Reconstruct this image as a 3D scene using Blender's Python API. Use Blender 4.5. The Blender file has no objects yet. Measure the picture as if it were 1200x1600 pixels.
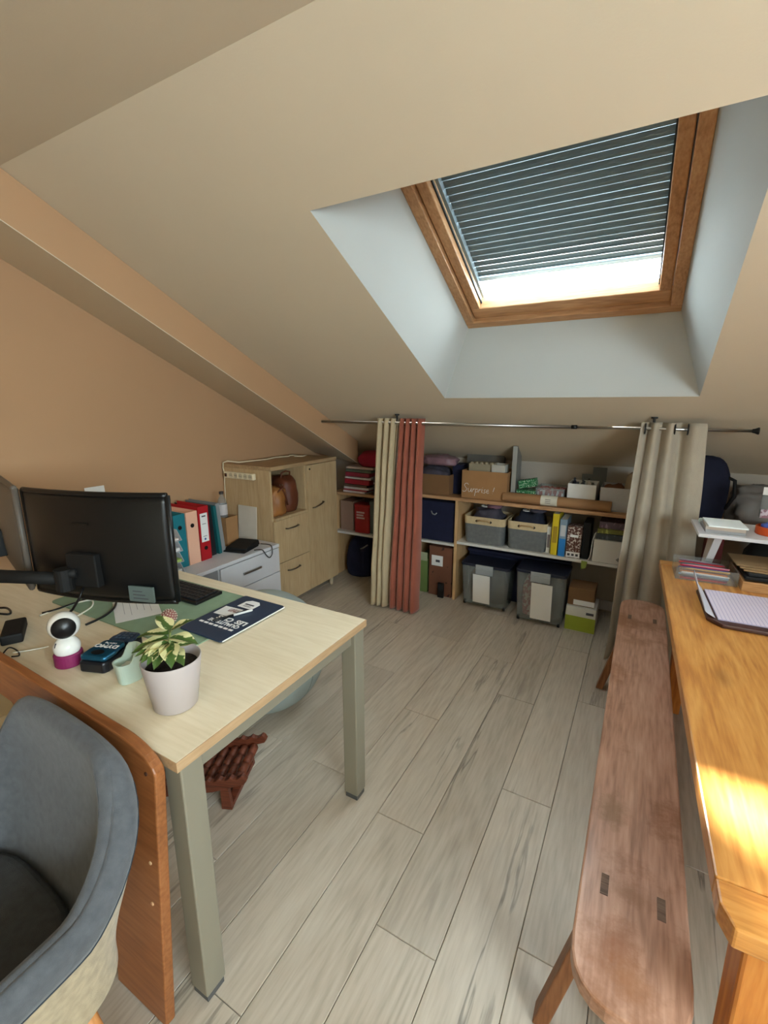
import bpy, bmesh, math, random
from mathutils import Vector, Matrix, Euler, noise
R = math.radians
random.seed(7)
SC = bpy.context.scene
COL = SC.collection

# ------------------------------------------------------------------ camera
CAM_H = 1.5
PITCH = math.atan(168 / 719.0)
YAW = R(29.35)
cd = bpy.data.cameras.new('camera')
cd.sensor_fit = 'VERTICAL'; cd.sensor_height = 36.0; cd.lens = 719 / 1600 * 36.0
cd.clip_start = 0.02
cam = bpy.data.objects.new('camera', cd); COL.objects.link(cam)
cam.location = (0, 0, CAM_H)
cam.rotation_euler = (math.pi / 2 - PITCH, 0, YAW)
SC.camera = cam

# ------------------------------------------------------------------ light
SUN_DIR = Vector((0.93, -1.44, -1.26)).normalized()      # travel direction of the sunlight
w = bpy.data.worlds.new('sky'); SC.world = w; w.use_nodes = True
nt = w.node_tree; nt.nodes.clear()
wo = nt.nodes.new('ShaderNodeOutputWorld'); wb = nt.nodes.new('ShaderNodeBackground')
wb.inputs['Color'].default_value = (0.87, 0.94, 1.0, 1.0)      # bright hazy sky, the same all round
wb.inputs['Strength'].default_value = 11.0
nt.links.new(wb.outputs[0], wo.inputs[0])
sd = bpy.data.lights.new('sun', 'SUN'); sd.energy = 26.0; sd.angle = R(2.0); sd.color = (1.0, 0.94, 0.85)
sun = bpy.data.objects.new('sun', sd); COL.objects.link(sun)
sun.rotation_euler = SUN_DIR.to_track_quat('-Z', 'Y').to_euler()
sun.location = (-3, 5, 6)

def portal(loc, d, sx, sy):
    l = bpy.data.lights.new('window_portal', 'AREA'); l.shape = 'RECTANGLE'; l.size = sx; l.size_y = sy; l.cycles.is_portal = True
    o = bpy.data.objects.new('window_portal', l); COL.objects.link(o); o.location = loc; o.rotation_euler = Vector(d).to_track_quat('-Z', 'Y').to_euler()
portal((-0.418, 2.45, 2.10), (0, -0.433, -0.9015), 0.95, 0.42)       # open part of the skylight
portal((2.02, -0.575, 1.65), (-1, 0, 0), 1.85, 0.9)                      # added unseen window in the right wall, for fill light
vs = SC.view_settings
vs.view_transform = 'Standard'; vs.look = 'None'; vs.gamma = 1.0; vs.use_curve_mapping = False
vs.exposure = 2.12
cy = SC.cycles
cy.use_denoising = True
cy.max_bounces = 14; cy.diffuse_bounces = 8; cy.glossy_bounces = 4; cy.transmission_bounces = 8; cy.transparent_max_bounces = 16
cy.sample_clamp_indirect = 0.0
cy.caustics_reflective = False; cy.caustics_refractive = False

# ------------------------------------------------------------------ pixel -> point helpers (1200x1600 frame)
_fw = Vector((-math.sin(YAW) * math.cos(PITCH), math.cos(YAW) * math.cos(PITCH), -math.sin(PITCH)))
_rt = Vector((math.cos(YAW), math.sin(YAW), 0)); _up = _rt.cross(_fw)
def ray(u, v): return _rt * ((u - 600) / 719.0) + _up * ((800 - v) / 719.0) + _fw
def atz(u, v, z): r = ray(u, v); return Vector((0, 0, CAM_H)) + r * ((z - CAM_H) / r.z)
def aty(u, v, y): r = ray(u, v); return Vector((0, 0, CAM_H)) + r * (y / r.y)
def atx(u, v, x): r = ray(u, v); return Vector((0, 0, CAM_H)) + r * (x / r.x)

# ------------------------------------------------------------------ materials
def lin(c):
    return tuple(((x / 255) / 12.92 if x / 255 <= 0.04045 else ((x / 255 + 0.055) / 1.055) ** 2.4) for x in c) + (1.0,)
MATS = {}
def mat(name, col, rough=0.6, metal=0.0, var=0.10, scale=6.0, bump=0.0, bscale=None, spec=0.4, trans=0.0, coat=0.0, stretch=(1, 1, 1), sheen=0.0):
    """plain surface with procedural colour variation and fine relief"""
    if name in MATS: return MATS[name]
    m = bpy.data.materials.new(name); m.use_nodes = True; t = m.node_tree; N = t.nodes; L = t.links
    b = N['Principled BSDF']
    tc = N.new('ShaderNodeTexCoord'); mp = N.new('ShaderNodeMapping'); mp.inputs['Scale'].default_value = stretch
    L.new(tc.outputs['Object'], mp.inputs[0])
    nz = N.new('ShaderNodeTexNoise'); nz.inputs['Scale'].default_value = scale; nz.inputs['Detail'].default_value = 4
    L.new(mp.outputs[0], nz.inputs[0])
    c = lin(col); cr = N.new('ShaderNodeValToRGB')
    cr.color_ramp.elements[0].position = 0.3; cr.color_ramp.elements[1].position = 0.7
    cr.color_ramp.elements[0].color = tuple(x * (1 - var) for x in c[:3]) + (1,)
    cr.color_ramp.elements[1].color = tuple(min(1, x * (1 + var)) for x in c[:3]) + (1,)
    L.new(nz.outputs[0], cr.inputs[0]); L.new(cr.outputs[0], b.inputs['Base Color'])
    b.inputs['Roughness'].default_value = rough; b.inputs['Metallic'].default_value = metal
    b.inputs['Specular IOR Level'].default_value = spec
    b.inputs['Coat Weight'].default_value = coat; b.inputs['Coat Roughness'].default_value = 0.15
    b.inputs['Transmission Weight'].default_value = trans
    b.inputs['Sheen Weight'].default_value = sheen
    if bump:
        n2 = N.new('ShaderNodeTexNoise'); n2.inputs['Scale'].default_value = bscale or scale * 12; n2.inputs['Detail'].default_value = 3
        L.new(mp.outputs[0], n2.inputs[0])
        bp = N.new('ShaderNodeBump'); bp.inputs['Strength'].default_value = bump; bp.inputs['Distance'].default_value = 0.004
        L.new(n2.outputs[0], bp.inputs['Height']); L.new(bp.outputs[0], b.inputs['Normal'])
    MATS[name] = m; return m

def wood(name, dark, mid, light, axis='Y', scale=1.0, rough=0.45, coat=0.0, rings=0.35, cracks=0.0, rnd=True, knots=0.0, spec=0.4, worn=None, spots=()):
    """grain that runs along one object axis"""
    if name in MATS: return MATS[name]
    m = bpy.data.materials.new(name); m.use_nodes = True; t = m.node_tree; N = t.nodes; L = t.links
    b = N['Principled BSDF']
    tc = N.new('ShaderNodeTexCoord'); mp = N.new('ShaderNodeMapping')
    s = {'X': (0.09, 1, 1), 'Y': (1, 0.09, 1), 'Z': (1, 1, 0.09)}[axis]
    mp.inputs['Scale'].default_value = tuple(x * scale for x in s)
    L.new(tc.outputs['Object'], mp.inputs[0])
    src = mp.outputs[0]
    oi = N.new('ShaderNodeObjectInfo')
    if rnd:
        mu = N.new('ShaderNodeMath'); mu.operation = 'MULTIPLY'; mu.inputs[1].default_value = 37.0
        L.new(oi.outputs['Random'], mu.inputs[0])
        va = N.new('ShaderNodeVectorMath'); va.operation = 'ADD'
        L.new(mp.outputs[0], va.inputs[0]); L.new(mu.outputs[0], va.inputs[1]); src = va.outputs[0]
    n1 = N.new('ShaderNodeTexNoise'); n1.inputs['Scale'].default_value = 5; n1.inputs['Detail'].default_value = 6; n1.inputs['Distortion'].default_value = 0.6
    n2 = N.new('ShaderNodeTexNoise'); n2.inputs['Scale'].default_value = 60; n2.inputs['Detail'].default_value = 4
    L.new(src, n1.inputs[0]); L.new(src, n2.inputs[0])
    # growth rings: contour lines of a smooth field
    n3 = N.new('ShaderNodeTexNoise'); n3.inputs['Scale'].default_value = 3.2; n3.inputs['Detail'].default_value = 1.5; n3.inputs['Distortion'].default_value = 0.3
    L.new(src, n3.inputs[0])
    m1 = N.new('ShaderNodeMath'); m1.operation = 'MULTIPLY'; m1.inputs[1].default_value = 95; L.new(n3.outputs[0], m1.inputs[0])
    m2 = N.new('ShaderNodeMath'); m2.operation = 'SINE'; L.new(m1.outputs[0], m2.inputs[0])
    m3 = N.new('ShaderNodeMath'); m3.operation = 'MULTIPLY'; m3.inputs[1].default_value = 0.13 * rings
    nm = N.new('ShaderNodeTexNoise'); nm.inputs['Scale'].default_value = 2.2; L.new(src, nm.inputs[0])
    mk = N.new('ShaderNodeMapRange'); mk.inputs['From Min'].default_value = 0.42; mk.inputs['From Max'].default_value = 0.62; L.new(nm.outputs[0], mk.inputs[0])
    mm = N.new('ShaderNodeMath'); mm.operation = 'MULTIPLY'; L.new(m2.outputs[0], mm.inputs[0]); L.new(mk.outputs[0], mm.inputs[1]); L.new(mm.outputs[0], m3.inputs[0])
    m4 = N.new('ShaderNodeMath'); m4.operation = 'MULTIPLY_ADD'; m4.inputs[1].default_value = 0.45; L.new(n2.outputs[0], m4.inputs[0]); L.new(m3.outputs[0], m4.inputs[2])
    m5 = N.new('ShaderNodeMath'); m5.operation = 'MULTIPLY_ADD'; m5.inputs[1].default_value = 0.30; L.new(n1.outputs[0], m5.inputs[0]); L.new(m4.outputs[0], m5.inputs[2])
    cr = N.new('ShaderNodeValToRGB'); e = cr.color_ramp.elements
    e[0].position = 0.24; e[0].color = lin(dark); e[1].position = 0.52; e[1].color = lin(light)
    x = e.new(0.37); x.color = lin(mid)
    L.new(m5.outputs[0], cr.inputs[0]); colo = cr.outputs[0]
    if rnd:
        hs = N.new('ShaderNodeHueSaturation'); mr = N.new('ShaderNodeMapRange'); mr.inputs['To Min'].default_value = 0.90; mr.inputs['To Max'].default_value = 1.08
        L.new(oi.outputs['Random'], mr.inputs[0]); L.new(mr.outputs[0], hs.inputs['Value']); L.new(colo, hs.inputs['Color']); colo = hs.outputs[0]
    if cracks:
        mp2 = N.new('ShaderNodeMapping'); mp2.inputs['Scale'].default_value = (1, 0.8, 1) if axis == 'Y' else ((0.8, 1, 1) if axis == 'X' else (1, 1, 0.8)); L.new(src, mp2.inputs[0])
        n5 = N.new('ShaderNodeTexNoise'); n5.inputs['Scale'].default_value = 9; n5.inputs['Detail'].default_value = 5; L.new(mp2.outputs[0], n5.inputs[0])
        a = N.new('ShaderNodeMath'); a.operation = 'SUBTRACT'; a.inputs[1].default_value = 0.5; L.new(n5.outputs[0], a.inputs[0])
        a2 = N.new('ShaderNodeMath'); a2.operation = 'ABSOLUTE'; L.new(a.outputs[0], a2.inputs[0])
        a3 = N.new('ShaderNodeMapRange'); a3.inputs['From Min'].default_value = 0.0; a3.inputs['From Max'].default_value = 0.024; a3.inputs['To Min'].default_value = 1; a3.inputs['To Max'].default_value = 0; L.new(a2.outputs[0], a3.inputs[0])
        n6 = N.new('ShaderNodeTexNoise'); n6.inputs['Scale'].default_value = 3.0; L.new(src, n6.inputs[0])
        a4 = N.new('ShaderNodeMapRange'); a4.inputs['From Min'].default_value = 0.57; a4.inputs['From Max'].default_value = 0.66; L.new(n6.outputs[0], a4.inputs[0])
        a5 = N.new('ShaderNodeMath'); a5.operation = 'MULTIPLY'; L.new(a3.outputs[0], a5.inputs[0]); L.new(a4.outputs[0], a5.inputs[1])
        a6 = N.new('ShaderNodeMath'); a6.operation = 'MULTIPLY'; a6.inputs[1].default_value = cracks; L.new(a5.outputs[0], a6.inputs[0])
        mx = N.new('ShaderNodeMix'); mx.data_type = 'RGBA'; L.new(a6.outputs[0], mx.inputs['Factor']); L.new(colo, mx.inputs['A']); mx.inputs['B'].default_value = tuple(q * 0.28 for q in lin(dark)[:3]) + (1,)
        colo = mx.outputs['Result']
    if knots:
        mpk = N.new('ShaderNodeMapping'); mpk.inputs['Scale'].default_value = (1, 4.0, 1) if axis == 'Y' else ((4.0, 1, 1) if axis == 'X' else (1, 1, 4.0)); L.new(src, mpk.inputs[0])
        vo = N.new('ShaderNodeTexVoronoi'); vo.inputs['Scale'].default_value = 2.6; L.new(mpk.outputs[0], vo.inputs[0])
        k = N.new('ShaderNodeMapRange'); k.inputs['From Min'].default_value = 0.03; k.inputs['From Max'].default_value = 0.13; k.inputs['To Min'].default_value = knots; k.inputs['To Max'].default_value = 0; L.new(vo.outputs[0], k.inputs[0])
        mx = N.new('ShaderNodeMix'); mx.data_type = 'RGBA'; L.new(k.outputs[0], mx.inputs['Factor']); L.new(colo, mx.inputs['A']); mx.inputs['B'].default_value = tuple(q * 0.5 for q in lin(dark)[:3]) + (1,)
        colo = mx.outputs['Result']
    if worn:
        n7 = N.new('ShaderNodeTexNoise'); n7.inputs['Scale'].default_value = 2.3; n7.inputs['Detail'].default_value = 7; n7.inputs['Roughness'].default_value = 0.7; L.new(tc.outputs['Object'], n7.inputs[0])
        k = N.new('ShaderNodeMapRange'); k.inputs['From Min'].default_value = 0.52; k.inputs['From Max'].default_value = 0.62; k.inputs['To Max'].default_value = 0.8; L.new(n7.outputs[0], k.inputs[0])
        mx = N.new('ShaderNodeMix'); mx.data_type = 'RGBA'; L.new(k.outputs[0], mx.inputs['Factor']); L.new(colo, mx.inputs['A']); mx.inputs['B'].default_value = lin(worn)
        colo = mx.outputs['Result']
    for (px_, py_, rx_, ry_, col_) in spots:            # worn patches at known places along the board
        mps = N.new('ShaderNodeMapping'); mps.inputs['Location'].default_value = (-px_ / rx_, -py_ / ry_, 0); mps.inputs['Scale'].default_value = (1 / rx_, 1 / ry_, 0); L.new(tc.outputs['Object'], mps.inputs[0])
        ln_ = N.new('ShaderNodeVectorMath'); ln_.operation = 'LENGTH'; L.new(mps.outputs[0], ln_.inputs[0])
        ns = N.new('ShaderNodeTexNoise'); ns.inputs['Scale'].default_value = 28; ns.inputs['Detail'].default_value = 8; ns.inputs['Roughness'].default_value = 0.75; L.new(tc.outputs['Object'], ns.inputs[0])
        ad = N.new('ShaderNodeMath'); ad.operation = 'MULTIPLY_ADD'; ad.inputs[1].default_value = 1.6; L.new(ns.outputs[0], ad.inputs[0]); L.new(ln_.outputs[1], ad.inputs[2])
        k = N.new('ShaderNodeMapRange'); k.inputs['From Min'].default_value = 1.05; k.inputs['From Max'].default_value = 1.65; k.inputs['To Min'].default_value = 0.65; k.inputs['To Max'].default_value = 0; L.new(ad.outputs[0], k.inputs[0])
        mx = N.new('ShaderNodeMix'); mx.data_type = 'RGBA'; L.new(k.outputs[0], mx.inputs['Factor']); L.new(colo, mx.inputs['A']); mx.inputs['B'].default_value = lin(col_); colo = mx.outputs['Result']
    L.new(colo, b.inputs['Base Color'])
    b.inputs['Roughness'].default_value = rough; b.inputs['Coat Weight'].default_value = coat; b.inputs['Coat Roughness'].default_value = 0.2
    b.inputs['Specular IOR Level'].default_value = spec
    bp = N.new('ShaderNodeBump'); bp.inputs['Strength'].default_value = 0.12; bp.inputs['Distance'].default_value = 0.002
    L.new(m5.outputs[0], bp.inputs['Height']); L.new(bp.outputs[0], b.inputs['Normal'])
    MATS[name] = m; return m

def clear(name, tint=(235, 240, 240), alpha=0.82, rough=0.08):
    """thin clear plastic or glass: mostly lets light straight through, with a gloss"""
    if name in MATS: return MATS[name]
    m = bpy.data.materials.new(name); m.use_nodes = True; t = m.node_tree; N = t.nodes; L = t.links
    N.remove(N['Principled BSDF']); out = N['Material Output']
    tr = N.new('ShaderNodeBsdfTransparent'); tr.inputs[0].default_value = lin(tint)
    pr = N.new('ShaderNodeBsdfPrincipled'); pr.inputs['Roughness'].default_value = rough
    nz = N.new('ShaderNodeTexNoise'); nz.inputs['Scale'].default_value = 9
    cr = N.new('ShaderNodeValToRGB'); cr.color_ramp.elements[0].color = tuple(x * .85 for x in lin(tint)[:3]) + (1,); cr.color_ramp.elements[1].color = lin(tint)
    L.new(nz.outputs[0], cr.inputs[0]); L.new(cr.outputs[0], pr.inputs['Base Color'])
    mx = N.new('ShaderNodeMixShader'); mx.inputs[0].default_value = 1 - alpha
    L.new(tr.outputs[0], mx.inputs[1]); L.new(pr.outputs[0], mx.inputs[2]); L.new(mx.outputs[0], out.inputs[0])
    MATS[name] = m; return m

def pattern(name, c1, c2, scale=40.0, thr=0.5, rough=0.6, stretch=(1, 1, 1)):
    """two-colour print in irregular blotches"""
    if name in MATS: return MATS[name]
    m = mat(name, c1, rough); t = m.node_tree; N = t.nodes; L = t.links; b = N['Principled BSDF']
    cr = next(n for n in N if n.type == 'VALTORGB'); nz = next(n for n in N if n.type == 'TEX_NOISE'); nz.inputs['Scale'].default_value = scale; nz.inputs['Detail'].default_value = 2
    mp = next(n for n in N if n.type == 'MAPPING'); mp.inputs['Scale'].default_value = stretch
    cr.color_ramp.elements[0].position = thr - 0.03; cr.color_ramp.elements[1].position = thr + 0.03
    cr.color_ramp.elements[0].color = lin(c1); cr.color_ramp.elements[1].color = lin(c2)
    return m

# ------------------------------------------------------------------ mesh helpers
class MB:
    def __init__(s): s.v = []; s.f = []
    def add(s, vs, fs):
        o = len(s.v); s.v += [tuple(p) for p in vs]; s.f += [tuple(i + o for i in f) for f in fs]; return s
    def box(s, x0, x1, y0, y1, z0, z1, M=None):
        vs = [Vector(p) for p in ((x0, y0, z0), (x1, y0, z0), (x1, y1, z0), (x0, y1, z0), (x0, y0, z1), (x1, y0, z1), (x1, y1, z1), (x0, y1, z1))]
        if M: vs = [M @ p for p in vs]
        return s.add(vs, [(0, 3, 2, 1), (4, 5, 6, 7), (0, 1, 5, 4), (1, 2, 6, 5), (2, 3, 7, 6), (3, 0, 4, 7)])
    def hexa(s, bot, top):
        """box from four bottom and four top points"""
        return s.add(list(bot) + list(top), [(0, 3, 2, 1), (4, 5, 6, 7), (0, 1, 5, 4), (1, 2, 6, 5), (2, 3, 7, 6), (3, 0, 4, 7)])
    def prism(s, poly, a0, a1, axis='Z'):
        def P(p, a): return {'Z': (p[0], p[1], a), 'Y': (p[0], a, p[1]), 'X': (a, p[0], p[1])}[axis]
        n = len(poly)
        area = sum(poly[i][0] * poly[(i + 1) % n][1] - poly[(i + 1) % n][0] * poly[i][1] for i in range(n))
        if (area < 0) != (axis == 'Y'): poly = poly[::-1]
        vs = [P(p, a0) for p in poly] + [P(p, a1) for p in poly]
        return s.add(vs, [tuple(range(n - 1, -1, -1)), tuple(range(n, 2 * n))] + [(i, (i + 1) % n, n + (i + 1) % n, n + i) for i in range(n)])
    def lathe(s, prof, n=24, c=(0, 0, 0), sx=1, sy=1, cap=True):
        vs = []; fs = []
        for r, z in prof:
            for k in range(n):
                a = 2 * math.pi * k / n; vs.append((c[0] + r * sx * math.cos(a), c[1] + r * sy * math.sin(a), c[2] + z))
        for i in range(len(prof) - 1):
            for k in range(n):
                k2 = (k + 1) % n; fs.append((i * n + k, i * n + k2, (i + 1) * n + k2, (i + 1) * n + k))
        if cap:
            if prof[0][0] > 1e-6: fs.append(tuple(range(n - 1, -1, -1)))
            if prof[-1][0] > 1e-6: fs.append(tuple((len(prof) - 1) * n + k for k in range(n)))
        return s.add(vs, fs)
    def tube(s, pts, r, n=8, closed=False):
        pts = [Vector(p) for p in pts]; vs = []; fs = []; m = len(pts); prev = None
        for i, p in enumerate(pts):
            a = pts[i - 1] if (i > 0 or closed) else p; b = pts[(i + 1) % m] if (i < m - 1 or closed) else p
            t = (b - a).normalized()
            if prev is None: u = t.orthogonal().normalized()
            else:
                u = prev - t * prev.dot(t); u = u.normalized() if u.length > 1e-6 else t.orthogonal().normalized()
            prev = u; q = t.cross(u); rr = r[i] if isinstance(r, (list, tuple)) else r
            for k in range(n):
                an = 2 * math.pi * k / n; vs.append(p + (u * math.cos(an) + q * math.sin(an)) * rr)
        for i in range(m - 1 if not closed else m):
            for k in range(n):
                fs.append((i * n + k, i * n + (k + 1) % n, ((i + 1) % m) * n + (k + 1) % n, ((i + 1) % m) * n + k))
        if not closed: fs += [tuple(range(n - 1, -1, -1)), tuple((m - 1) * n + k for k in range(n))]
        return s.add(vs, fs)
    def grid(s, fn, nu, nv, closed_u=False):
        vs = [fn(i / (nu if closed_u else nu - 1), j / (nv - 1)) for j in range(nv) for i in range(nu)]; fs = []
        for j in range(nv - 1):
            for i in range(nu if closed_u else nu - 1):
                i2 = (i + 1) % nu; fs.append((j * nu + i, j * nu + i2, (j + 1) * nu + i2, (j + 1) * nu + i))
        return s.add(vs, fs)
    def ball(s, c, r, n=16, m=10, sx=1, sy=1, sz=1):
        prof = [(r * math.sin(math.pi * i / m), -r * sz * math.cos(math.pi * i / m)) for i in range(m + 1)]
        prof[0] = (0.0005 * r, -r * sz); prof[-1] = (0.0005 * r, r * sz)
        return s.lathe(prof, n, c, sx, sy)
    def mesh(s, name, smooth=False):
        me = bpy.data.meshes.new(name); me.from_pydata(s.v, [], s.f); me.update()
        if smooth: me.shade_smooth()
        return me
    def build(s, name, m, parent=None, smooth=False, bevel=0.0, solid=0.0, sub=0, loc=None, rot=None, seg=2):
        o = bpy.data.objects.new(name, s.mesh(name, smooth)); COL.objects.link(o)
        o.data.materials.append(m)
        if parent: o.parent = parent
        if loc: o.location = loc
        if rot: o.rotation_euler = rot
        if solid: k = o.modifiers.new('thick', 'SOLIDIFY'); k.thickness = solid; k.offset = 0
        if bevel: k = o.modifiers.new('bevel', 'BEVEL'); k.width = bevel; k.segments = seg; k.limit_method = 'ANGLE'; k.angle_limit = R(40)
        if sub: k = o.modifiers.new('sub', 'SUBSURF'); k.levels = sub; k.render_levels = sub
        return o

def tag(o, label, cat, group=None, kind=None):
    o['label'] = label; o['category'] = cat
    if group: o['group'] = group
    if kind: o['kind'] = kind
    return o
def thing(name, label, cat, loc=(0, 0, 0), rz=0.0, group=None):
    o = bpy.data.objects.new(name, None); COL.objects.link(o); o.empty_display_size = 0.05
    o.location = loc; o.rotation_euler = (0, 0, rz)
    return tag(o, label, cat, group)
def struct(o): o['kind'] = 'structure'; return o
def copy_tree(o, parent=None):
    c = o.copy(); COL.objects.link(c)
    if parent: c.parent = parent
    for ch in list(o.children): copy_tree(ch, c)
    return c
def text(name, body, size, m, parent, loc, rot=(0, 0, 0), ext=0.0003, sx=1.0, shear=0.0, bold=0.0):
    cu = bpy.data.curves.new(name, 'FONT'); cu.body = body; cu.size = size; cu.align_x = 'CENTER'; cu.align_y = 'CENTER'; cu.extrude = ext; cu.shear = shear; cu.offset = bold
    t = bpy.data.objects.new(name + '_tmp', cu); COL.objects.link(t)
    bpy.context.view_layer.update()
    me = bpy.data.meshes.new_from_object(t.evaluated_get(bpy.context.evaluated_depsgraph_get()))
    bpy.data.objects.remove(t)
    o = bpy.data.objects.new(name, me); COL.objects.link(o); me.materials.clear(); me.materials.append(m)
    o.parent = parent; o.location = loc; o.rotation_euler = rot; o.scale = (sx, 1, 1)
    return o
def lump(sx, sy, sz, seed, amp=0.25, freq=2.0, n=28, m=18, flat=True):
    """soft crumpled heap: ellipsoid pushed in and out by noise, flat underneath"""
    b = MB(); o = Vector((seed * 3.7, seed * 1.3, seed * 7.1))
    def fn(u, v):
        a = 2 * math.pi * u; p = math.pi * (v * 0.998 + 0.001)
        d = Vector((math.sin(p) * math.cos(a), math.sin(p) * math.sin(a), -math.cos(p)))
        k = 1 + amp * noise.noise(d * freq + o) + amp * 0.6 * (abs(noise.noise(d * freq * 2.3 + o)) - 0.2)
        # squarer than a ball
        q = Vector([math.copysign(abs(c) ** 0.75, c) for c in d]) * k
        z = (q.z * 0.5 + 0.5) if not flat else max(0.0, q.z * 0.62 + 0.38)
        return Vector((q.x * sx / 2, q.y * sy / 2, z * sz))
    return b.grid(fn, n, m, True)

# ------------------------------------------------------------------ palette
PAINT_C = mat('ceiling_paint', (208, 195, 173), 0.9, var=0.015, scale=2, bump=0.05, bscale=180, spec=0.2)
PAINT_R = mat('reveal_paint', (174, 176, 173), 0.75, var=0.012, scale=3, bump=0.04, bscale=160, spec=0.25)
PAINT_W = mat('tan_wall_paint', (180, 144, 110), 0.9, var=0.02, scale=2, bump=0.06, bscale=200, spec=0.2)
WHITE_P = mat('white_laminate', (200, 200, 204), 0.45, var=0.02)
PLANK = wood('floor_plank', (168, 156, 140), (184, 172, 156), (196, 185, 170), 'Y', 1.5, rough=0.40, rings=0.45, cracks=0.7, knots=0.35, spec=0.45)
PINE = wood('skylight_pine', (150, 108, 72), (176, 132, 92), (194, 154, 112), 'X', 2.0, rough=0.4, rings=0.3)
PINE_V = wood('skylight_pine_side', (150, 108, 72), (176, 132, 92), (194, 154, 112), 'Y', 2.0, rough=0.4, rings=0.3)
BIRCH = wood('desk_birch', (220, 206, 176), (229, 216, 189), (236, 225, 200), 'X', 1.4, rough=0.45, rings=0.25, rnd=False)
BIRCH_E = wood('desk_edge', (158, 126, 92), (176, 144, 108), (188, 156, 120), 'Y', 2.0, rough=0.5, rings=0.2)
MAPLE = wood('cabinet_maple', (170, 144, 108), (184, 158, 120), (194, 170, 134), 'Z', 1.6, rough=0.5, rings=0.25)
MAPLE_T = wood('cabinet_top', (150, 124, 92), (170, 142, 106), (184, 158, 122), 'Y', 1.6, rough=0.5, rings=0.25)
SHELFW = wood('shelf_wood', (150, 112, 78), (172, 132, 94), (186, 148, 110), 'X', 2.0, rough=0.55, rings=0.3)
OAK = wood('table_oak', (168, 108, 50), (190, 130, 64), (206, 150, 82), 'Y', 1.8, rough=0.34, rings=1.0, cracks=0.45, knots=0.5, rnd=False, coat=0.25)
OAK_X = wood('table_oak_end', (172, 108, 48), (200, 136, 66), (216, 158, 88), 'X', 1.8, rough=0.34, rings=0.6, rnd=False, coat=0.25)
OAK_Z = wood('table_oak_leg', (160, 92, 34), (188, 116, 48), (204, 138, 66), 'Z', 1.8, rough=0.4, rings=0.5)
ELM = wood('bench_elm', (150, 108, 86), (182, 138, 114), (202, 160, 136), 'Y', 1.7, rough=0.34, rings=1.3, cracks=0.4, rnd=False, worn=(140, 92, 60), coat=0.3, spots=[(-0.055, -0.55, 0.055, 0.085, (132, 96, 58)), (-0.02, -0.89, 0.055, 0.08, (140, 84, 46)), (0.0, -0.95, 0.05, 0.05, (150, 98, 60)), (0.0, -0.77, 0.06, 0.04, (150, 104, 72))])
ELM_L = wood('bench_leg', (96, 58, 34), (126, 80, 48), (146, 98, 62), 'Z', 2.0, rough=0.45, rings=0.4)
TENON = wood('bench_tenon', (84, 62, 48), (104, 80, 64), (120, 96, 78), 'X', 6.0, rough=0.5, rings=0.8)
CHERRY = wood('brown_panel', (122, 72, 38), (146, 90, 50), (162, 106, 64), 'X', 1.6, rough=0.4, rings=0.3, rnd=False)
STEEL_L = mat('grey_leg_paint', (138, 132, 116), 0.42, var=0.02, metal=0.15)
CHROME = mat('brushed_steel', (170, 168, 164), 0.3, metal=1.0, var=0.04, scale=40)
BLACKP = mat('black_plastic', (14, 14, 16), 0.35, var=0.1)
BLACKM = mat('black_matt', (10, 10, 11), 0.7, var=0.1)
DARKGAP = mat('dark_underlay', (46, 40, 34), 0.9)
CARDB = mat('cardboard', (158, 118, 78), 0.85, var=0.06, scale=9, bump=0.1)
CARDB2 = mat('cardboard_dark', (120, 88, 58), 0.85, var=0.07, scale=9, bump=0.1)
PAPER = mat('white_paper', (226, 226, 224), 0.8, var=0.02)
INK = mat('grey_ink', (70, 70, 76), 0.8)
WHITEINK = mat('white_print', (236, 236, 236), 0.6, var=0.01)
NAVYF = mat('navy_fabric', (20, 24, 52), 0.9, var=0.15, scale=20, bump=0.3)
CLEARP = clear('clear_plastic', (232, 236, 236), 0.86, 0.12)
CLEARB = clear('clear_bag', (215, 215, 218), 0.6, 0.2)
GLASS = clear('window_glass', (240, 246, 246), 0.94, 0.02)
WHITEC = mat('white_ceramic', (180, 170, 168), 0.3, var=0.015)

# ------------------------------------------------------------------ room shell
XL, XR, YB, YK = -2.62, 2.0, -1.6, 3.60
T = 0.48; CS = 1 / math.sqrt(1 + T * T); SN = T * CS
def zs(y): return 1.437 - T * (y - 2.85)
YC = 0.975; ZC = zs(YC); ZK = zs(YK)

fl = struct(MB().box(XL, XR, YB, YK, -0.06, -0.012).build('floor', DARKGAP))
PW = 0.19; PL = 1.28; PT = 0.012
def plank_mesh(w_, l_):
    g = 0.0009; c = 0.0016; b = MB()
    x0, x1, y0, y1 = g, w_ - g, g, l_ - g
    b.hexa([(x0, y0, -PT), (x1, y0, -PT), (x1, y1, -PT), (x0, y1, -PT)], [(x0, y0, -c), (x1, y0, -c), (x1, y1, -c), (x0, y1, -c)])
    b.f.pop(1)
    o = len(b.v); b.v += [(x0 + c, y0 + c, 0), (x1 - c, y0 + c, 0), (x1 - c, y1 - c, 0), (x0 + c, y1 - c, 0)]
    b.f += [(o, o + 1, o + 2, o + 3)] + [(4 + i, 4 + (i + 1) % 4, o + (i + 1) % 4, o + i) for i in range(4)]
    me = b.mesh('plank'); me.materials.append(PLANK); return me
cache = {}
ends = {-1: 0.905, -2: 1.24, -5: 2.09, 0: 0.30, 1: 1.05}
k = 0
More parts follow.
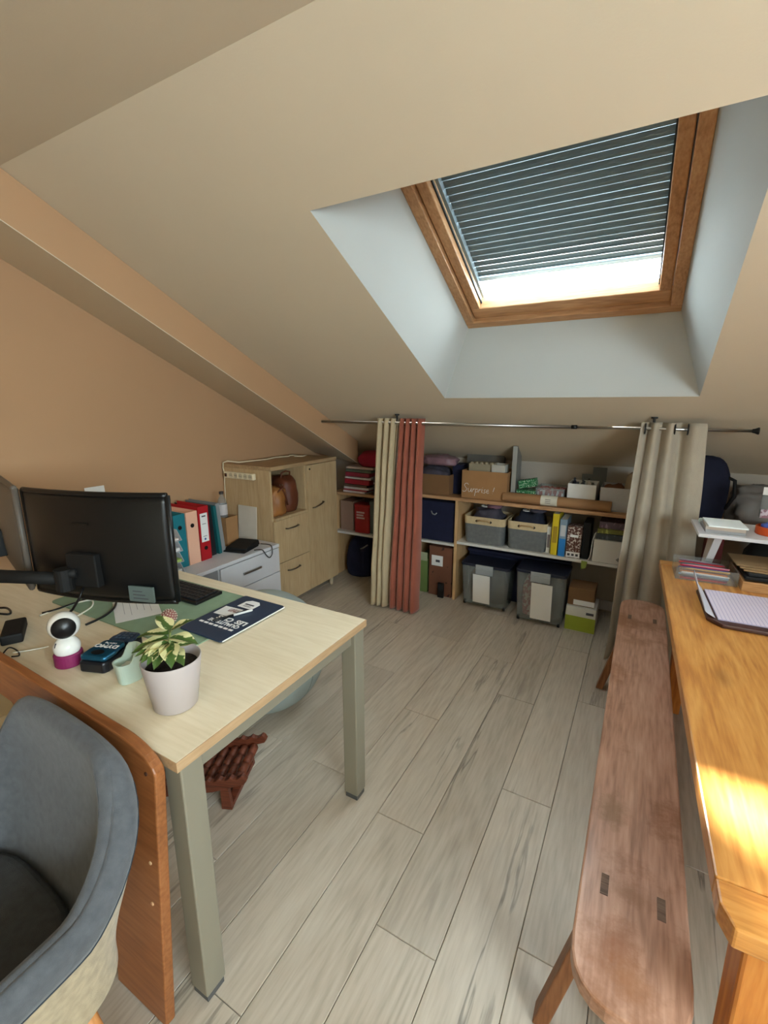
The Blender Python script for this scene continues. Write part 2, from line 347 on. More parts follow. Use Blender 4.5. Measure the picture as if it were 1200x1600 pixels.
for ci in range(math.ceil((XL - (-0.345)) / PW) - 1, math.floor((XR - (-0.345)) / PW) + 1):
    x0 = -0.345 + ci * PW; x1 = x0 + PW
    xa, xb = max(x0, XL), min(x1, XR)
    if xb - xa < 0.02: continue
    e0 = ends.get(ci, random.uniform(0, PL))
    y = e0 - PL * math.ceil((e0 - YB) / PL)
    while y < YK - 1e-3:
        ya, yb = max(y, YB), min(y + PL, YK)
        if yb - ya > 0.01:
            key = (round(xb - xa, 3), round(yb - ya, 3))
            if key not in cache: cache[key] = plank_mesh(xb - xa, yb - ya)
            o = bpy.data.objects.new('plank', cache[key]); COL.objects.link(o); o.parent = fl; o.location = (xa, ya, 0)
        y += PL

# gable walls, knee wall, rear wall
prof = [(YB, 0), (YK, 0), (YK, ZK), (YC, ZC), (YB, ZC)]
struct(MB().prism(prof, XL - 0.05, XL, 'X').build('wall_left', PAINT_W))
HY0, HY1, HZ0, HZ1 = -1.50, 0.35, 1.20, 2.10           # window added out of view in the right wall to brighten floor and desk
rw_ = MB().box(XR, XR + 0.12, YB, HY0, -0.06, ZC).box(XR, XR + 0.12, HY1, YC, -0.06, ZC).box(XR, XR + 0.12, HY0, HY1, -0.06, HZ0).box(XR, XR + 0.12, HY0, HY1, HZ1, ZC)
rw_.prism([(YC, -0.06), (YK, -0.06), (YK, ZK), (YC, ZC)], XR, XR + 0.12, 'X')
struct(rw_.build('wall_right', PAINT_W))
w2 = bpy.data.objects.new('fill_window', None); COL.objects.link(w2); struct(w2); w2['label'] = 'white framed window added out of view in the right wall for fill light'
for (a_, c_, d_, e_, nm) in ((HY0, HY1, HZ0, HZ0 + 0.06, 'frame_rail'), (HY0, HY1, HZ1 - 0.06, HZ1, 'frame_rail'), (HY0, HY0 + 0.06, HZ0 + 0.06, HZ1 - 0.06, 'frame_stile'), (HY1 - 0.06, HY1, HZ0 + 0.06, HZ1 - 0.06, 'frame_stile'), (-0.61, -0.55, HZ0 + 0.06, HZ1 - 0.06, 'mullion')):
    MB().box(XR + 0.04, XR + 0.09, a_, c_, d_, e_).build(nm, WHITE_P, w2, bevel=0.003)
MB().box(XR + 0.06, XR + 0.064, HY0 + 0.06, -0.61, HZ0 + 0.06, HZ1 - 0.06).build('pane', GLASS, w2)
MB().box(XR + 0.06, XR + 0.064, -0.55, HY1 - 0.06, HZ0 + 0.06, HZ1 - 0.06).build('pane', GLASS, w2)
struct(MB().box(XL - 0.05, XR + 0.05, YK, YK + 0.05, -0.06, ZK).build('wall_back', mat('knee_wall_paint', (168, 160, 150), 0.9, var=0.02, scale=2, bump=0.05, bscale=180)))
struct(MB().box(XL - 0.05, XR + 0.05, YB - 0.05, YB, -0.06, ZC).build('wall_rear', PAINT_C))
struct(MB().box(XL, XR, YK - 0.014, YK - 0.0005, 0.0005, 0.075).build('baseboard_back', WHITE_P, bevel=0.003))
struct(MB().box(XL - 0.05, XR + 0.05, YB - 0.05, YC, ZC, ZC + 0.05).build('ceiling_flat', PAINT_C))

# sloped ceiling with the skylight opening
OX0, OX1, OY0, OY1 = -1.07, 0.198, 1.395, 2.643       # opening in the slope
def sl(x, y, o=0.0): return Vector((x, y + SN * o, zs(y) + CS * o))
b = MB()
def quad(a, c, d, e): b.add([a, c, d, e], [(0, 1, 2, 3)])
X0, X1, Y0, Y1 = XL - 0.05, XR + 0.05, YC, YK + 0.02
quad(sl(X0, Y0), sl(X0, Y1), sl(OX0, Y1), sl(OX0, Y0)); quad(sl(OX1, Y0), sl(OX1, Y1), sl(X1, Y1), sl(X1, Y0))
quad(sl(OX0, Y0), sl(OX0, OY0), sl(OX1, OY0), sl(OX1, Y0)); quad(sl(OX0, OY1), sl(OX0, Y1), sl(OX1, Y1), sl(OX1, OY1))
struct(b.build('ceiling_slope', PAINT_C))
# reveals of the opening up to the window frame
WO = 0.30                                              # window plane, measured square to the slope
WX0, WX1 = -0.912, 0.076
WYB = 2.565                                            # lower edge of the frame on the window plane (its own y)
WLEN = 1.18
yb0 = WYB - SN * WO                                    # foot on the slope for that point
def wp(x, bb, n=0.0):                                  # window coordinates: across, up the slope, outwards
    p = sl(x, yb0, WO); return p + Vector((0, -CS, SN)) * bb + Vector((0, SN, CS)) * n
rv = MB()
A = [sl(OX0, OY1), sl(OX1, OY1), sl(OX1, OY0), sl(OX0, OY0)]
B = [wp(WX0, 0), wp(WX1, 0), wp(WX1, WLEN), wp(WX0, WLEN)]
for i in range(4):
    j = (i + 1) % 4; rv.add([A[i], A[j], B[j], B[i]], [(0, 1, 2, 3)])
struct(rv.build('ceiling_reveal', PAINT_R))

# beam along the gable wall under the slope
bm_ = MB()
def beam_sec(y): return [Vector((XL + 0.0005, y, min(zs(y), ZC) - 0.002)), Vector((-2.14, y, min(zs(y), ZC) - 0.002)), Vector((-2.14, y, zs(y) - 0.19)), Vector((XL + 0.0005, y, zs(y) - 0.115))]
s0, s1 = beam_sec(YC - 0.25), beam_sec(3.35)
sm_ = beam_sec(YC)
bm_.add(s0 + sm_ + s1, [(0, 3, 2, 1), (8, 9, 10, 11)] + [tuple(k + o_ for k in f_) for o_ in (0, 4) for f_ in ((0, 1, 5, 4), (1, 2, 6, 5), (3, 0, 4, 7))])
beam = struct(bm_.build('trim_1', PAINT_W))
sf = MB(); sf.hexa([s0[3] - Vector((0, 0, .004)), s0[2] - Vector((0, 0, .004)), s1[2] - Vector((0, 0, .004)), s1[3] - Vector((0, 0, .004))], [s0[3], s0[2], s1[2], s1[3]])
sf.build('soffit', PAINT_C, beam)

# skylight window: frame, sash, pane, roller shutter
win = bpy.data.objects.new('window_1', None); COL.objects.link(win); struct(win)
win['label'] = 'pine framed skylight with a dark roller shutter nearly closed'
def wbox(x0, x1, b0, b1, n0, n1):
    return MB().hexa([wp(x0, b0, n0), wp(x1, b0, n0), wp(x1, b1, n0), wp(x0, b1, n0)], [wp(x0, b0, n1), wp(x1, b0, n1), wp(x1, b1, n1), wp(x0, b1, n1)])
fr = 0.045
wbox(WX0, WX1, 0, fr, -0.004, 0.10).build('frame_rail', PINE, win, bevel=0.003)
wbox(WX0, WX1, WLEN - fr, WLEN, -0.004, 0.10).build('frame_rail', PINE, win, bevel=0.003)
wbox(WX0, WX0 + fr, fr, WLEN - fr, -0.004, 0.10).build('frame_stile', PINE_V, win, bevel=0.003)
wbox(WX1 - fr, WX1, fr, WLEN - fr, -0.004, 0.10).build('frame_stile', PINE_V, win, bevel=0.003)
a0 = fr + 0.004; sw = 0.058
sx0, sx1 = WX0 + a0, WX1 - a0
wbox(sx0, sx1, a0, a0 + sw + 0.02, 0.018, 0.085).build('sash_rail', PINE, win, bevel=0.004)
wbox(sx0, sx1, WLEN - a0 - sw, WLEN - a0, 0.018, 0.085).build('sash_rail', PINE, win, bevel=0.004)
wbox(sx0, sx0 + sw - 0.012, a0 + sw + 0.02, WLEN - a0 - sw, 0.018, 0.085).build('sash_stile', PINE_V, win, bevel=0.004)
wbox(sx1 - sw + 0.012, sx1, a0 + sw + 0.02, WLEN - a0 - sw, 0.018, 0.085).build('sash_stile', PINE_V, win, bevel=0.004)
gx0, gx1, gb0, gb1 = sx0 + sw - 0.012, sx1 - sw + 0.012, a0 + sw + 0.02, WLEN - a0 - sw
wbox(gx0 - 0.005, gx1 + 0.005, gb0 - 0.005, gb1 + 0.005, 0.060, 0.064).build('pane', GLASS, win)
SEAL = mat('dark_seal', (24, 34, 38), 0.6)
wbox(gx0, gx0 + 0.006, gb0, gb1, 0.050, 0.0595).build('seal', SEAL, win)
wbox(gx1 - 0.006, gx1, gb0, gb1, 0.050, 0.0595).build('seal', SEAL, win)
SHUT = mat('shutter_teal_grey', (52, 66, 70), 0.38, metal=0.2, var=0.05)
RAILM = mat('shutter_guide', (120, 134, 142), 0.4, metal=0.3, var=0.04)
shb = MB()
for (xa, xb) in ((WX0 - 0.01, gx0 + 0.002), (gx1 - 0.002, WX1 + 0.01)):
    pass
sh = wbox(WX0 - 0.01, WX1 + 0.01, WLEN - 0.12, WLEN + 0.02, 0.1005, 0.22).build('roller_shutter', SHUT, win, bevel=0.004)
sh['label'] = 'dark teal grey roller shutter'
wbox(WX0 - 0.01, gx0 + 0.004, 0.0, WLEN - 0.12, 0.1005, 0.17).build('guide_rail', RAILM, sh)
wbox(gx1 - 0.004, WX1 + 0.01, 0.0, WLEN - 0.12, 0.1005, 0.17).build('guide_rail', RAILM, sh)
SB = 0.228; pitch = 0.0345
nsl = int((WLEN - 0.12 - SB) / pitch)
for i in range(nsl):
    b0_ = SB + i * pitch; gap = 0.0055 if i < 4 else (0.0043 if i < 11 else 0.0036)
    sec = [(b0_ + gap, 0.1240), (b0_ + pitch * 0.35, 0.1290), (b0_ + pitch * 0.75, 0.1300), (b0_ + pitch, 0.1270), (b0_ + pitch, 0.1285), (b0_ + pitch * 0.75, 0.1318), (b0_ + pitch * 0.35, 0.1308), (b0_ + gap, 0.1255)]
    m_ = MB(); n_ = len(sec); vs_ = [wp(gx0 + 0.004, p, q) for p, q in sec] + [wp(gx1 - 0.004, p, q) for p, q in sec]
    m_.add(vs_, [tuple(range(n_)), tuple(range(2 * n_ - 1, n_ - 1, -1))] + [(j, n_ + j, n_ + (j + 1) % n_, (j + 1) % n_) for j in range(n_)])
    m_.build('slat', SHUT, sh)
wbox(gx0 + 0.004, gx1 - 0.004, SB - 0.028, SB - 0.001, 0.120, 0.142).build('bottom_bar', RAILM, sh, bevel=0.003)
# flashing that closes the roof around the window
fm = MB()
for q in ((WX0 - 0.08, WX0, -0.08, WLEN + 0.08), (WX1, WX1 + 0.08, -0.08, WLEN + 0.08), (WX0, WX1, -0.08, 0.0), (WX0, WX1, WLEN, WLEN + 0.08)):
    h_ = wbox(*q, 0.06, 0.1); fm.add(h_.v, h_.f)
fm.build('flashing', SEAL, win)
# ------------------------------------------------------------------ desk
DZ = 0.74
desk = thing('office_desk', 'pale birch desk with square grey metal legs', 'desk', (-1.62, 0.91, 0))
dx0, dx1, dy0, dy1 = -0.81, 0.81, -0.39, 0.40
MB().box(dx0, dx1 - 0.002, dy0, dy1, DZ - 0.026, DZ).build('desk_top', BIRCH, desk, bevel=0.0015)
MB().box(dx1 - 0.002, dx1, dy0, dy1, DZ - 0.026, DZ - 0.0005).build('edge_band', BIRCH_E, desk)
MB().box(dx0, dx1, dy0 - 0.001, dy0, DZ - 0.026, DZ - 0.0005).build('edge_band', BIRCH_E, desk)
for lx in (dx0 + 0.005, dx1 - 0.065):
    for ly in (dy0 + 0.01, dy1 - 0.07):
        lg = MB().box(lx, lx + 0.06, ly, ly + 0.06, 0.022, DZ - 0.0265).build('leg', STEEL_L, desk, bevel=0.004)
        MB().box(lx + 0.004, lx + 0.056, ly + 0.004, ly + 0.056, 0.0005, 0.0215).build('foot', mat('grey_foot', (84, 84, 84), 0.6), lg)
for lx in (dx0 + 0.02, dx1 - 0.05):
    MB().box(lx, lx + 0.03, dy0 + 0.0705, dy1 - 0.0705, DZ - 0.075, DZ - 0.0265).build('side_rail', STEEL_L, desk, bevel=0.002)
for ly in (dy0 + 0.03, dy1 - 0.05):
    MB().box(dx0 + 0.0655, dx1 - 0.0655, ly, ly + 0.025, DZ - 0.07, DZ - 0.0265).build('cross_rail', STEEL_L, desk, bevel=0.002)

# brown board standing against the near edge of the desk
pn = thing('leaning_board', 'reddish brown wooden board with rounded top corner leaning against the desk edge', 'board', (-1.43, 0.458, 0.004))
pn.rotation_euler = (R(-3.0), R(2.3), 0)
pts = []
xr = 0.565; top = 0.79
for i in range(9):
    a = R(90 - i * 90 / 8); pts.append((xr - 0.13 + 0.13 * math.cos(a), top - 0.055 + 0.055 * math.sin(a)))
pts += [(xr, 0.025), (xr - 0.20, 0.017), (xr - 0.20, 0.30)]
for i in range(9):
    a = R(i * 90 / 8); pts.append((xr - 0.50 + 0.30 * math.cos(a), 0.30 + 0.36 * math.sin(a)))
pts += [(xr - 0.62, 0.66), (xr - 0.64, 0.675), (xr - 0.72, 0.675), (xr - 0.74, 0.66), (-0.72, 0.66), (-0.72, top)]
MB().prism(pts, -0.013, 0.013, 'Y').build('board', CHERRY, pn, bevel=0.004)
for z_ in (0.735, 0.50, 0.385):
    m = mat('screw_cap', (206, 168, 128), 0.4) if z_ < 0.7 else mat('screw_hole', (70, 40, 24), 0.7)
    MB().lathe([(0.0045, 0), (0.0045, 0.002), (0.003, 0.0025)], 12).build('screw_cap', m, pn, loc=(xr - 0.03, -0.013, z_), rot=(R(90), 0, 0))

# ------------------------------------------------------------------ grey armchair (near left)
FAB = mat('grey_wool', (82, 85, 90), 0.95, var=0.16, scale=60, bump=0.35, bscale=700, sheen=0.2)
FAB_LIT = mat('grey_wool_warm_lit', (168, 152, 124), 0.95, var=0.16, scale=60, bump=0.35, bscale=700, sheen=0.2)  # same wool; warm bounce light from the sunlit table painted into its colour
SEAM = mat('dark_seam', (44, 52, 60), 0.9)
LEGW = wood('chair_beech', (170, 110, 60), (198, 136, 80), (212, 154, 98), 'Z', 2.5, rough=0.45)
ch = thing('tub_armchair', 'grey wool tub armchair on wooden legs in front of the brown board', 'armchair', (-1.075, 0.145, 0), R(-2))
def sm(a, b_, x):
    t_ = max(0, min(1, (x - a) / (b_ - a))); return t_ * t_ * (3 - 2 * t_)
PHM = 128
def ctop(ph):
    a = abs(ph); return 0.800 - 0.012 * (min(a, 40) / 40) ** 2 - 0.215 * sm(31, 62, a) - 0.03 * sm(66, 128, a)
def cring(ph, z_, off=0.0):
    a = R(ph); k = sm(0.36, 0.72, z_); rx = 0.245 + 0.062 * k + off; ry = 0.235 + 0.065 * k + off
    n_ = 4.0
    c_, s_ = math.sin(a), math.cos(a)
    rr = (abs(c_) ** n_ + abs(s_) ** n_) ** (-1 / n_)
    return Vector((c_ * rr * rx, s_ * rr * ry + 0.0, z_))
def shell(off0, off1, zlow, inset):
    def fn(u, v):
        ph = -PHM + 2 * PHM * u; zt = ctop(ph) - inset
        if v < 0.46: z_ = zlow + (zt - zlow) * (v / 0.46); return cring(ph, z_, off1)
        if v < 0.54:
            q = (v - 0.46) / 0.08; a = math.pi * q
            p1, p0 = cring(ph, zt, off1), cring(ph, zt, off0); m_ = (p1 + p0) / 2; h_ = (p1 - p0) / 2
            return m_ + h_ * math.cos(a) + Vector((0, 0, (off1 - off0) * 0.5 * math.sin(a)))
        z_ = zt - (zt - zlow) * ((v - 0.54) / 0.46); return cring(ph, z_, off0)
    return MB().grid(fn, 97, 51)
shell(0.006, 0.022, 0.34, 0.040).build('outer_shell', FAB_LIT, ch, smooth=True)
shell(-0.034, 0.0045, 0.36, 0.0).build('inner_upholstery', FAB, ch, smooth=True)
MB().grid(lambda u, v: cring(-PHM + 2 * PHM * u, ctop(-PHM + 2 * PHM * u) - 0.050 + 0.066 * math.sin(v * math.pi * 0.5), 0.0235 - 0.036 * (1 - math.cos(v * math.pi * 0.5))), 97, 9).build('rim_band', FAB, ch, smooth=True, solid=0.002)
for off in (-0.034, 0.022):
    MB().tube([cring(-PHM + 2 * PHM * i / 80, ctop(-PHM + 2 * PHM * i / 80) + (0.004 if off < 0 else -0.050), off + (0.002 if off > 0 else 0.004)) for i in range(81)], 0.0022, 6).build('piping', SEAM, ch, smooth=True)
sb = MB()
sb.prism([tuple(cring(-180 + 10 * i, 0.44, -0.045).xy) for i in range(36)], 0.385, 0.47, 'Z')
sb.build('seat_cushion', mat('dark_grey_wool', (58, 60, 62), 0.95, var=0.15, scale=60, bump=0.3, bscale=600), ch, bevel=0.025, seg=4)
MB().prism([tuple(cring(-180 + 10 * i, 0.36, -0.01).xy) for i in range(36)], 0.345, 0.384, 'Z').build('seat_base', FAB_LIT, ch, bevel=0.01)
for sx_ in (-1, 1):
    for sy_ in (-1, 1):
        MB().tube([(sx_ * 0.17, sy_ * 0.15, 0.355), (sx_ * 0.235, sy_ * 0.20, 0.001)], [0.019, 0.012], 12).build('leg', LEGW, ch, smooth=True)

# pale board glimpsed on the far left behind the armchair
p = atz(4, 1112, 0.45)
tag(MB().box(-0.30, 0.03, -0.10, 0.22, 0.43, 0.45).build('low_shelf', mat('cream_laminate', (222, 206, 170), 0.5), loc=(p.x, p.y - 0.07, 0)), 'cream low shelf just in view left of the grey armchair', 'shelf')
lsh = bpy.data.objects['low_shelf']
MB().box(-0.28, -0.26, -0.08, 0.20, 0.001, 0.4295).build('side', mat('cream_laminate', (222, 206, 170), 0.5), lsh)
MB().box(-0.02, 0.0, -0.08, 0.20, 0.001, 0.4295).build('side', mat('cream_laminate', (222, 206, 170), 0.5), lsh)

# ------------------------------------------------------------------ sitting ball and wooden foot roller
bx_ = thing('sitting_ball', 'sage grey sitting ball on the floor behind the desk', 'ball', (-1.546, 1.535, 0))
MB().ball((0, 0, 0.300), 0.300, 48, 28).build('ball_cover', mat('sage_ball', (150, 160, 156), 0.75, var=0.05, scale=10, bump=0.15, bscale=300), bx_, smooth=True)
MB().tube([(0.3005 * math.cos(2 * math.pi * i / 48), 0, 0.302 + 0.3005 * math.sin(2 * math.pi * i / 48)) for i in range(48)], 0.0018, 6, True).build('seam', mat('sage_seam', (110, 122, 118), 0.8), bx_, smooth=True)

FRW = wood('footrest_mahogany', (72, 34, 22), (100, 50, 32), (120, 64, 42), 'X', 3, rough=0.45)
ft = thing('foot_roller', 'dark reddish wooden foot roller with scalloped rails under the desk', 'footrest', (-1.405, 1.02, 0), R(24))
rail = [(-0.22, 0.02), (-0.20, 0.003), (-0.14, 0.003), (-0.11, 0.035), (0.09, 0.075), (0.17, 0.105), (0.215, 0.12), (0.225, 0.135), (0.215, 0.15)]
n_ = 9
for i in range(n_ * 4 + 1):
    t_ = i / (n_ * 4); x_ = 0.205 - 0.40 * t_; z_ = 0.155 - 0.085 * t_ - 0.012 * abs(math.sin(math.pi * t_ * n_)); rail.append((x_, z_))
for y_ in (-0.11, 0.11):
    MB().prism(rail, y_ - 0.011, y_ + 0.011, 'Y').build('rail', FRW, ft, bevel=0.002)
ROLW = wood('roller_beech', (176, 136, 96), (200, 162, 120), (214, 180, 140), 'Y', 3, rough=0.5)
for i in range(9):
    x_ = 0.175 - 0.042 * i; z_ = 0.104 - 0.009 * i
    MB().lathe([(0.012, -0.098), (0.017, -0.09), (0.017, -0.05), (0.011, -0.045), (0.017, -0.04), (0.017, 0.0), (0.011, 0.005), (0.017, 0.01), (0.017, 0.05), (0.011, 0.055), (0.017, 0.06), (0.017, 0.09), (0.012, 0.098)], 14).build('roller', FRW, ft, smooth=True, loc=(x_, 0, z_), rot=(R(90), 0, 0))
MB().box(0.13, 0.16, -0.0985, 0.0985, 0.001, 0.02).build('stretcher', FRW, ft, bevel=0.002)
for y_ in (-0.11, 0.11):
    MB().hexa([(0.12, y_ - 0.009, 0.001), (0.16, y_ - 0.009, 0.001), (0.16, y_ + 0.009, 0.001), (0.12, y_ + 0.009, 0.001)], [(0.12, y_ - 0.009, 0.09), (0.15, y_ - 0.009, 0.095), (0.15, y_ + 0.009, 0.095), (0.12, y_ + 0.009, 0.09)]).build('foot', FRW, ft)

# ------------------------------------------------------------------ oak table and bench (right)
TZ = 0.75
tb = thing('oak_table', 'honey coloured oak dining table catching a patch of sun', 'table', (0.181, 0.705, 0), R(1.6))
TW, TL = 0.92, 1.86
ch_ = 0.035
MB().prism([(ch_ * 0.4, 0.0), (TW, 0.0), (TW, 0.0795), (0.0, 0.0795), (0.0, ch_)], TZ - 0.038, TZ, 'Z').build('end_board', OAK_X, tb, bevel=0.004)
MB().box(0.0, TW, 0.080, TL - 0.08, TZ - 0.038, TZ).build('table_top', OAK, tb, bevel=0.004)
MB().box(0.0, TW, TL - 0.0795, TL, TZ - 0.038, TZ).build('end_board', OAK_X, tb, bevel=0.004)
for lx0 in (0.045, TW - 0.125):
    for ly in (0.05, TL - 0.13):
        l_ = 0.08; lx = lx0 + (0.05 if (ly > 1 and lx0 < 0.3) else 0); MB().hexa([(lx + 0.01, ly + 0.01, 0.001), (lx + l_ - 0.01, ly + 0.01, 0.001), (lx + l_ - 0.01, ly + l_ - 0.01, 0.001), (lx + 0.01, ly + l_ - 0.01, 0.001)],
                 [(lx, ly, TZ - 0.0385), (lx + l_, ly, TZ - 0.0385), (lx + l_, ly + l_, TZ - 0.0385), (lx, ly + l_, TZ - 0.0385)]).build('leg', OAK_Z, tb, bevel=0.006)
for lx in (0.098, TW - 0.105): MB().box(lx, lx + 0.025, 0.1305, TL - 0.1305, TZ - 0.13, TZ - 0.0385).build('apron', OAK_Z, tb)
for ly in (0.08, TL - 0.105): MB().box(0.1765, TW - 0.1255, ly, ly + 0.025, TZ - 0.13, TZ - 0.0385).build('apron', OAK_Z, tb)

BZ = 0.45
bn = thing('wooden_bench', 'long worn brown wooden bench with rounded ends beside the oak table', 'bench', (0.087, 1.73, 0))
bw, bl = 0.105, 1.02
out = []
for (cy_, s_) in ((-1, -1), (1, 1)):
    for i in range(13):
        a = math.pi * i / 12
        if s_ < 0: a += math.pi
        ca, sa = math.cos(a), math.sin(a)
        ca = math.copysign(abs(ca) ** 0.8, ca); sa = math.copysign(abs(sa) ** 0.8, sa)
        out.append((bw * ca, cy_ * (bl - 0.115) + 0.115 * sa))
MB().prism(out, BZ - 0.034, BZ, 'Z').build('seat', ELM, bn, bevel=0.005)
for (y_, sy_) in ((-0.775, -1), (0.76, 1)):
    for sx_ in (-1, 1):
        d_ = 0.017
        tx, ty = sx_ * 0.055, y_; fx, fy = sx_ * 0.155, y_ + sy_ * 0.03
        lg = MB().hexa([(fx - d_, fy - 0.025, 0.001), (fx + d_, fy - 0.025, 0.001), (fx + d_, fy + 0.025, 0.001), (fx - d_, fy + 0.025, 0.001)],
                  [(tx - d_, ty - 0.025, BZ - 0.0345), (tx + d_, ty - 0.025, BZ - 0.0345), (tx + d_, ty + 0.025, BZ - 0.0345), (tx - d_, ty + 0.025, BZ - 0.0345)]).build('leg', ELM_L, bn, bevel=0.003)
        MB().box(tx - 0.008, tx + 0.008, ty - 0.026, ty + 0.026, BZ - 0.02, BZ + 0.0006).build('tenon', TENON, bn)
    MB().box(-0.098, 0.098, y_ + sy_ * 0.012 - 0.012, y_ + sy_ * 0.012 + 0.012, 0.20, 0.245).build('stretcher', ELM_L, bn, bevel=0.002)

# ------------------------------------------------------------------ tall cabinet
cb = thing('tall_cabinet', 'pale maple cabinet with open niche, two drawers and a tall door', 'cabinet', (-2.385, 2.675, 0))
hx, hy = 0.225, 0.375; CT = 1.09; t = 0.018; z0_ = 0.075
MB().box(-hx, hx, -hy - 0.005, hy + 0.005, CT - 0.026, CT).build('top_board', MAPLE_T, cb, bevel=0.002)
MB().box(-hx, hx - 0.02, -hy, -hy + t, z0_, CT - 0.0265).build('side_panel', MAPLE, cb)
MB().box(-hx, hx - 0.02, hy - t, hy, z0_, CT - 0.0265).build('side_panel', MAPLE, cb)
MB().box(-hx, hx - 0.02, -0.009, 0.009, z0_ + t, CT - 0.0265).build('divider', MAPLE, cb)
MB().box(-hx, hx - 0.02, -hy + t, hy - t, z0_, z0_ + t).build('bottom_board', MAPLE, cb)
MB().box(-hx, -hx + 0.006, -hy + t, hy - t, z0_ + t, CT - 0.0265).build('back_panel', MAPLE, cb)
MB().box(-hx + 0.006, hx - 0.001, -hy + t, -0.0095, 0.712, 0.73).build('niche_shelf', MAPLE, cb)
def bow_handle(par, y0_, y1_, z_, x_):
    MB().tube([(x_, y0_, z_), (x_ + 0.018, y0_ + 0.006, z_), (x_ + 0.026, (y0_ + y1_) / 2, z_), (x_ + 0.018, y1_ - 0.006, z_), (x_, y1_, z_)], 0.005, 8).build('handle', mat('dull_nickel', (120, 112, 100), 0.35, metal=0.9), par, smooth=True)
for (a_, c_) in ((0.40, 0.71), (z0_ + 0.01, 0.396)):
    d = MB().box(hx - 0.0195, hx, -hy + 0.001, -0.002, a_, c_).build('drawer', MAPLE, cb, bevel=0.0015)
    bow_handle(d, -0.26, -0.13, c_ - 0.07, hx)
d = MB().box(hx - 0.0195, hx, 0.002, hy - 0.001, z0_ + 0.01, CT - 0.03).build('door', MAPLE, cb, bevel=0.0015)
MB().tube([(hx, 0.055, 0.73), (hx + 0.02, 0.06, 0.732), (hx + 0.026, 0.12, 0.745), (hx + 0.02, 0.175, 0.757), (hx, 0.18, 0.758)], 0.005, 8).build('handle', MATS['dull_nickel'], d, smooth=True)
MB().lathe([(0.007, 0), (0.007, 0.004), (0.003, 0.005)], 14).build('lock', mat('lock_dark', (40, 36, 30), 0.4, metal=0.6), d, loc=(hx, 0.03, 1.03), rot=(0, R(90), 0))
for sx_ in (-1, 1):
    for sy_ in (-1, 1):
        MB().lathe([(0.014, 0.001), (0.017, 0.02), (0.017, 0.0745)], 14).build('foot', mat('pale_foot', (176, 160, 136), 0.5), cb, smooth=False, loc=(sx_ * (hx - 0.05), sy_ * (hy - 0.04), 0))

# power strip on the cabinet's near side and its lead
ps = thing('power_strip', 'cream five socket power strip fixed to the cabinet side', 'power strip', (-2.42, 2.2985, 1.015))
CREAM = mat('cream_plastic', (226, 214, 184), 0.45, var=0.02)
MB().box(-0.165, 0.12, -0.030, -0.001, -0.022, 0.024).build('body', CREAM, ps, bevel=0.006)
for i in range(5):
    so = MB().lathe([(0.018, 0), (0.018, 0.002), (0.014, 0.0022), (0.013, 0.0006)], 18).build('socket', mat('cream_socket', (196, 184, 156), 0.5), ps, loc=(-0.09 + 0.046 * i, -0.030, 0.001), rot=(R(90), 0, 0))
    for q in (-0.006, 0.006): MB().lathe([(0.0025, 0), (0.0025, 0.0008)], 8).build('hole', BLACKM, so, loc=(q, 0, 0.0022))
MB().box(-0.152, -0.130, -0.034, -0.0302, -0.012, 0.012).build('switch', mat('brown_switch', (60, 30, 20), 0.4), ps, bevel=0.002)
tag(MB().tube([(-2.585, 2.282, 1.02), (-2.595, 2.278, 1.06), (-2.585, 2.275, 1.10), (-2.56, 2.29, 1.11), (-2.52, 2.36, 1.0965), (-2.50, 2.48, 1.0965), (-2.48, 2.60, 1.0965), (-2.51, 2.72, 1.0965), (-2.47, 2.84, 1.0965), (-2.51, 2.90, 1.0965), (-2.46, 2.93, 1.0965), (-2.43, 2.86, 1.0965), (-2.38, 2.9, 1.0965), (-2.40, 2.98, 1.0965)], 0.0045, 8).build('power_lead', CREAM, smooth=True), 'cream power lead lying loosely along the cabinet top', 'cable')
tag(MB().tube([(-2.592, 2.285, 1.0), (-2.597, 2.283, 0.96), (-2.60, 2.284, 0.85), (-2.60, 2.285, 0.585)], 0.0035, 6).build('hanging_lead', CREAM, smooth=True), 'thin cream lead hanging down the cabinet side from the power strip', 'cable')

# bags in the niche
LEA = mat('tan_leather', (150, 98, 50), 0.5, var=0.18, scale=14, bump=0.3, bscale=60)
LEA2 = mat('brown_leather', (96, 50, 30), 0.5, var=0.2, scale=14, bump=0.3, bscale=60)
bg = thing('tan_bag', 'slouchy tan leather bag in the cabinet niche', 'bag', (-2.26, 2.41, 0.731))
lump(0.17, 0.16, 0.21, 3, 0.22, 2.0).build('bag_body', LEA, bg, smooth=True)
MB().tube([(0.065, -0.03, 0.17), (0.09, 0.0, 0.20), (0.085, 0.035, 0.14), (0.08, 0.06, 0.07)], 0.006, 8).build('strap', LEA2, bg, smooth=True)
for q in (0.02, 0.045): MB().lathe([(0.006, 0), (0.006, 0.003)], 12).build('stud', CHROME, bg, loc=(0.07, q - 0.02, 0.218), rot=(0, R(60), 0))
bg = thing('brown_bag', 'dark brown leather bag behind the tan one in the niche', 'bag', (-2.30, 2.565, 0.731))
lump(0.22, 0.15, 0.27, 9, 0.15, 1.6).build('bag_body', LEA2, bg, smooth=True)
MB().tube([(0.02, -0.05, 0.22), (0.03, -0.045, 0.285), (0.03, 0.0, 0.295), (0.03, 0.045, 0.285), (0.02, 0.05, 0.22)], 0.006, 8).build('strap', LEA2, bg, smooth=True)

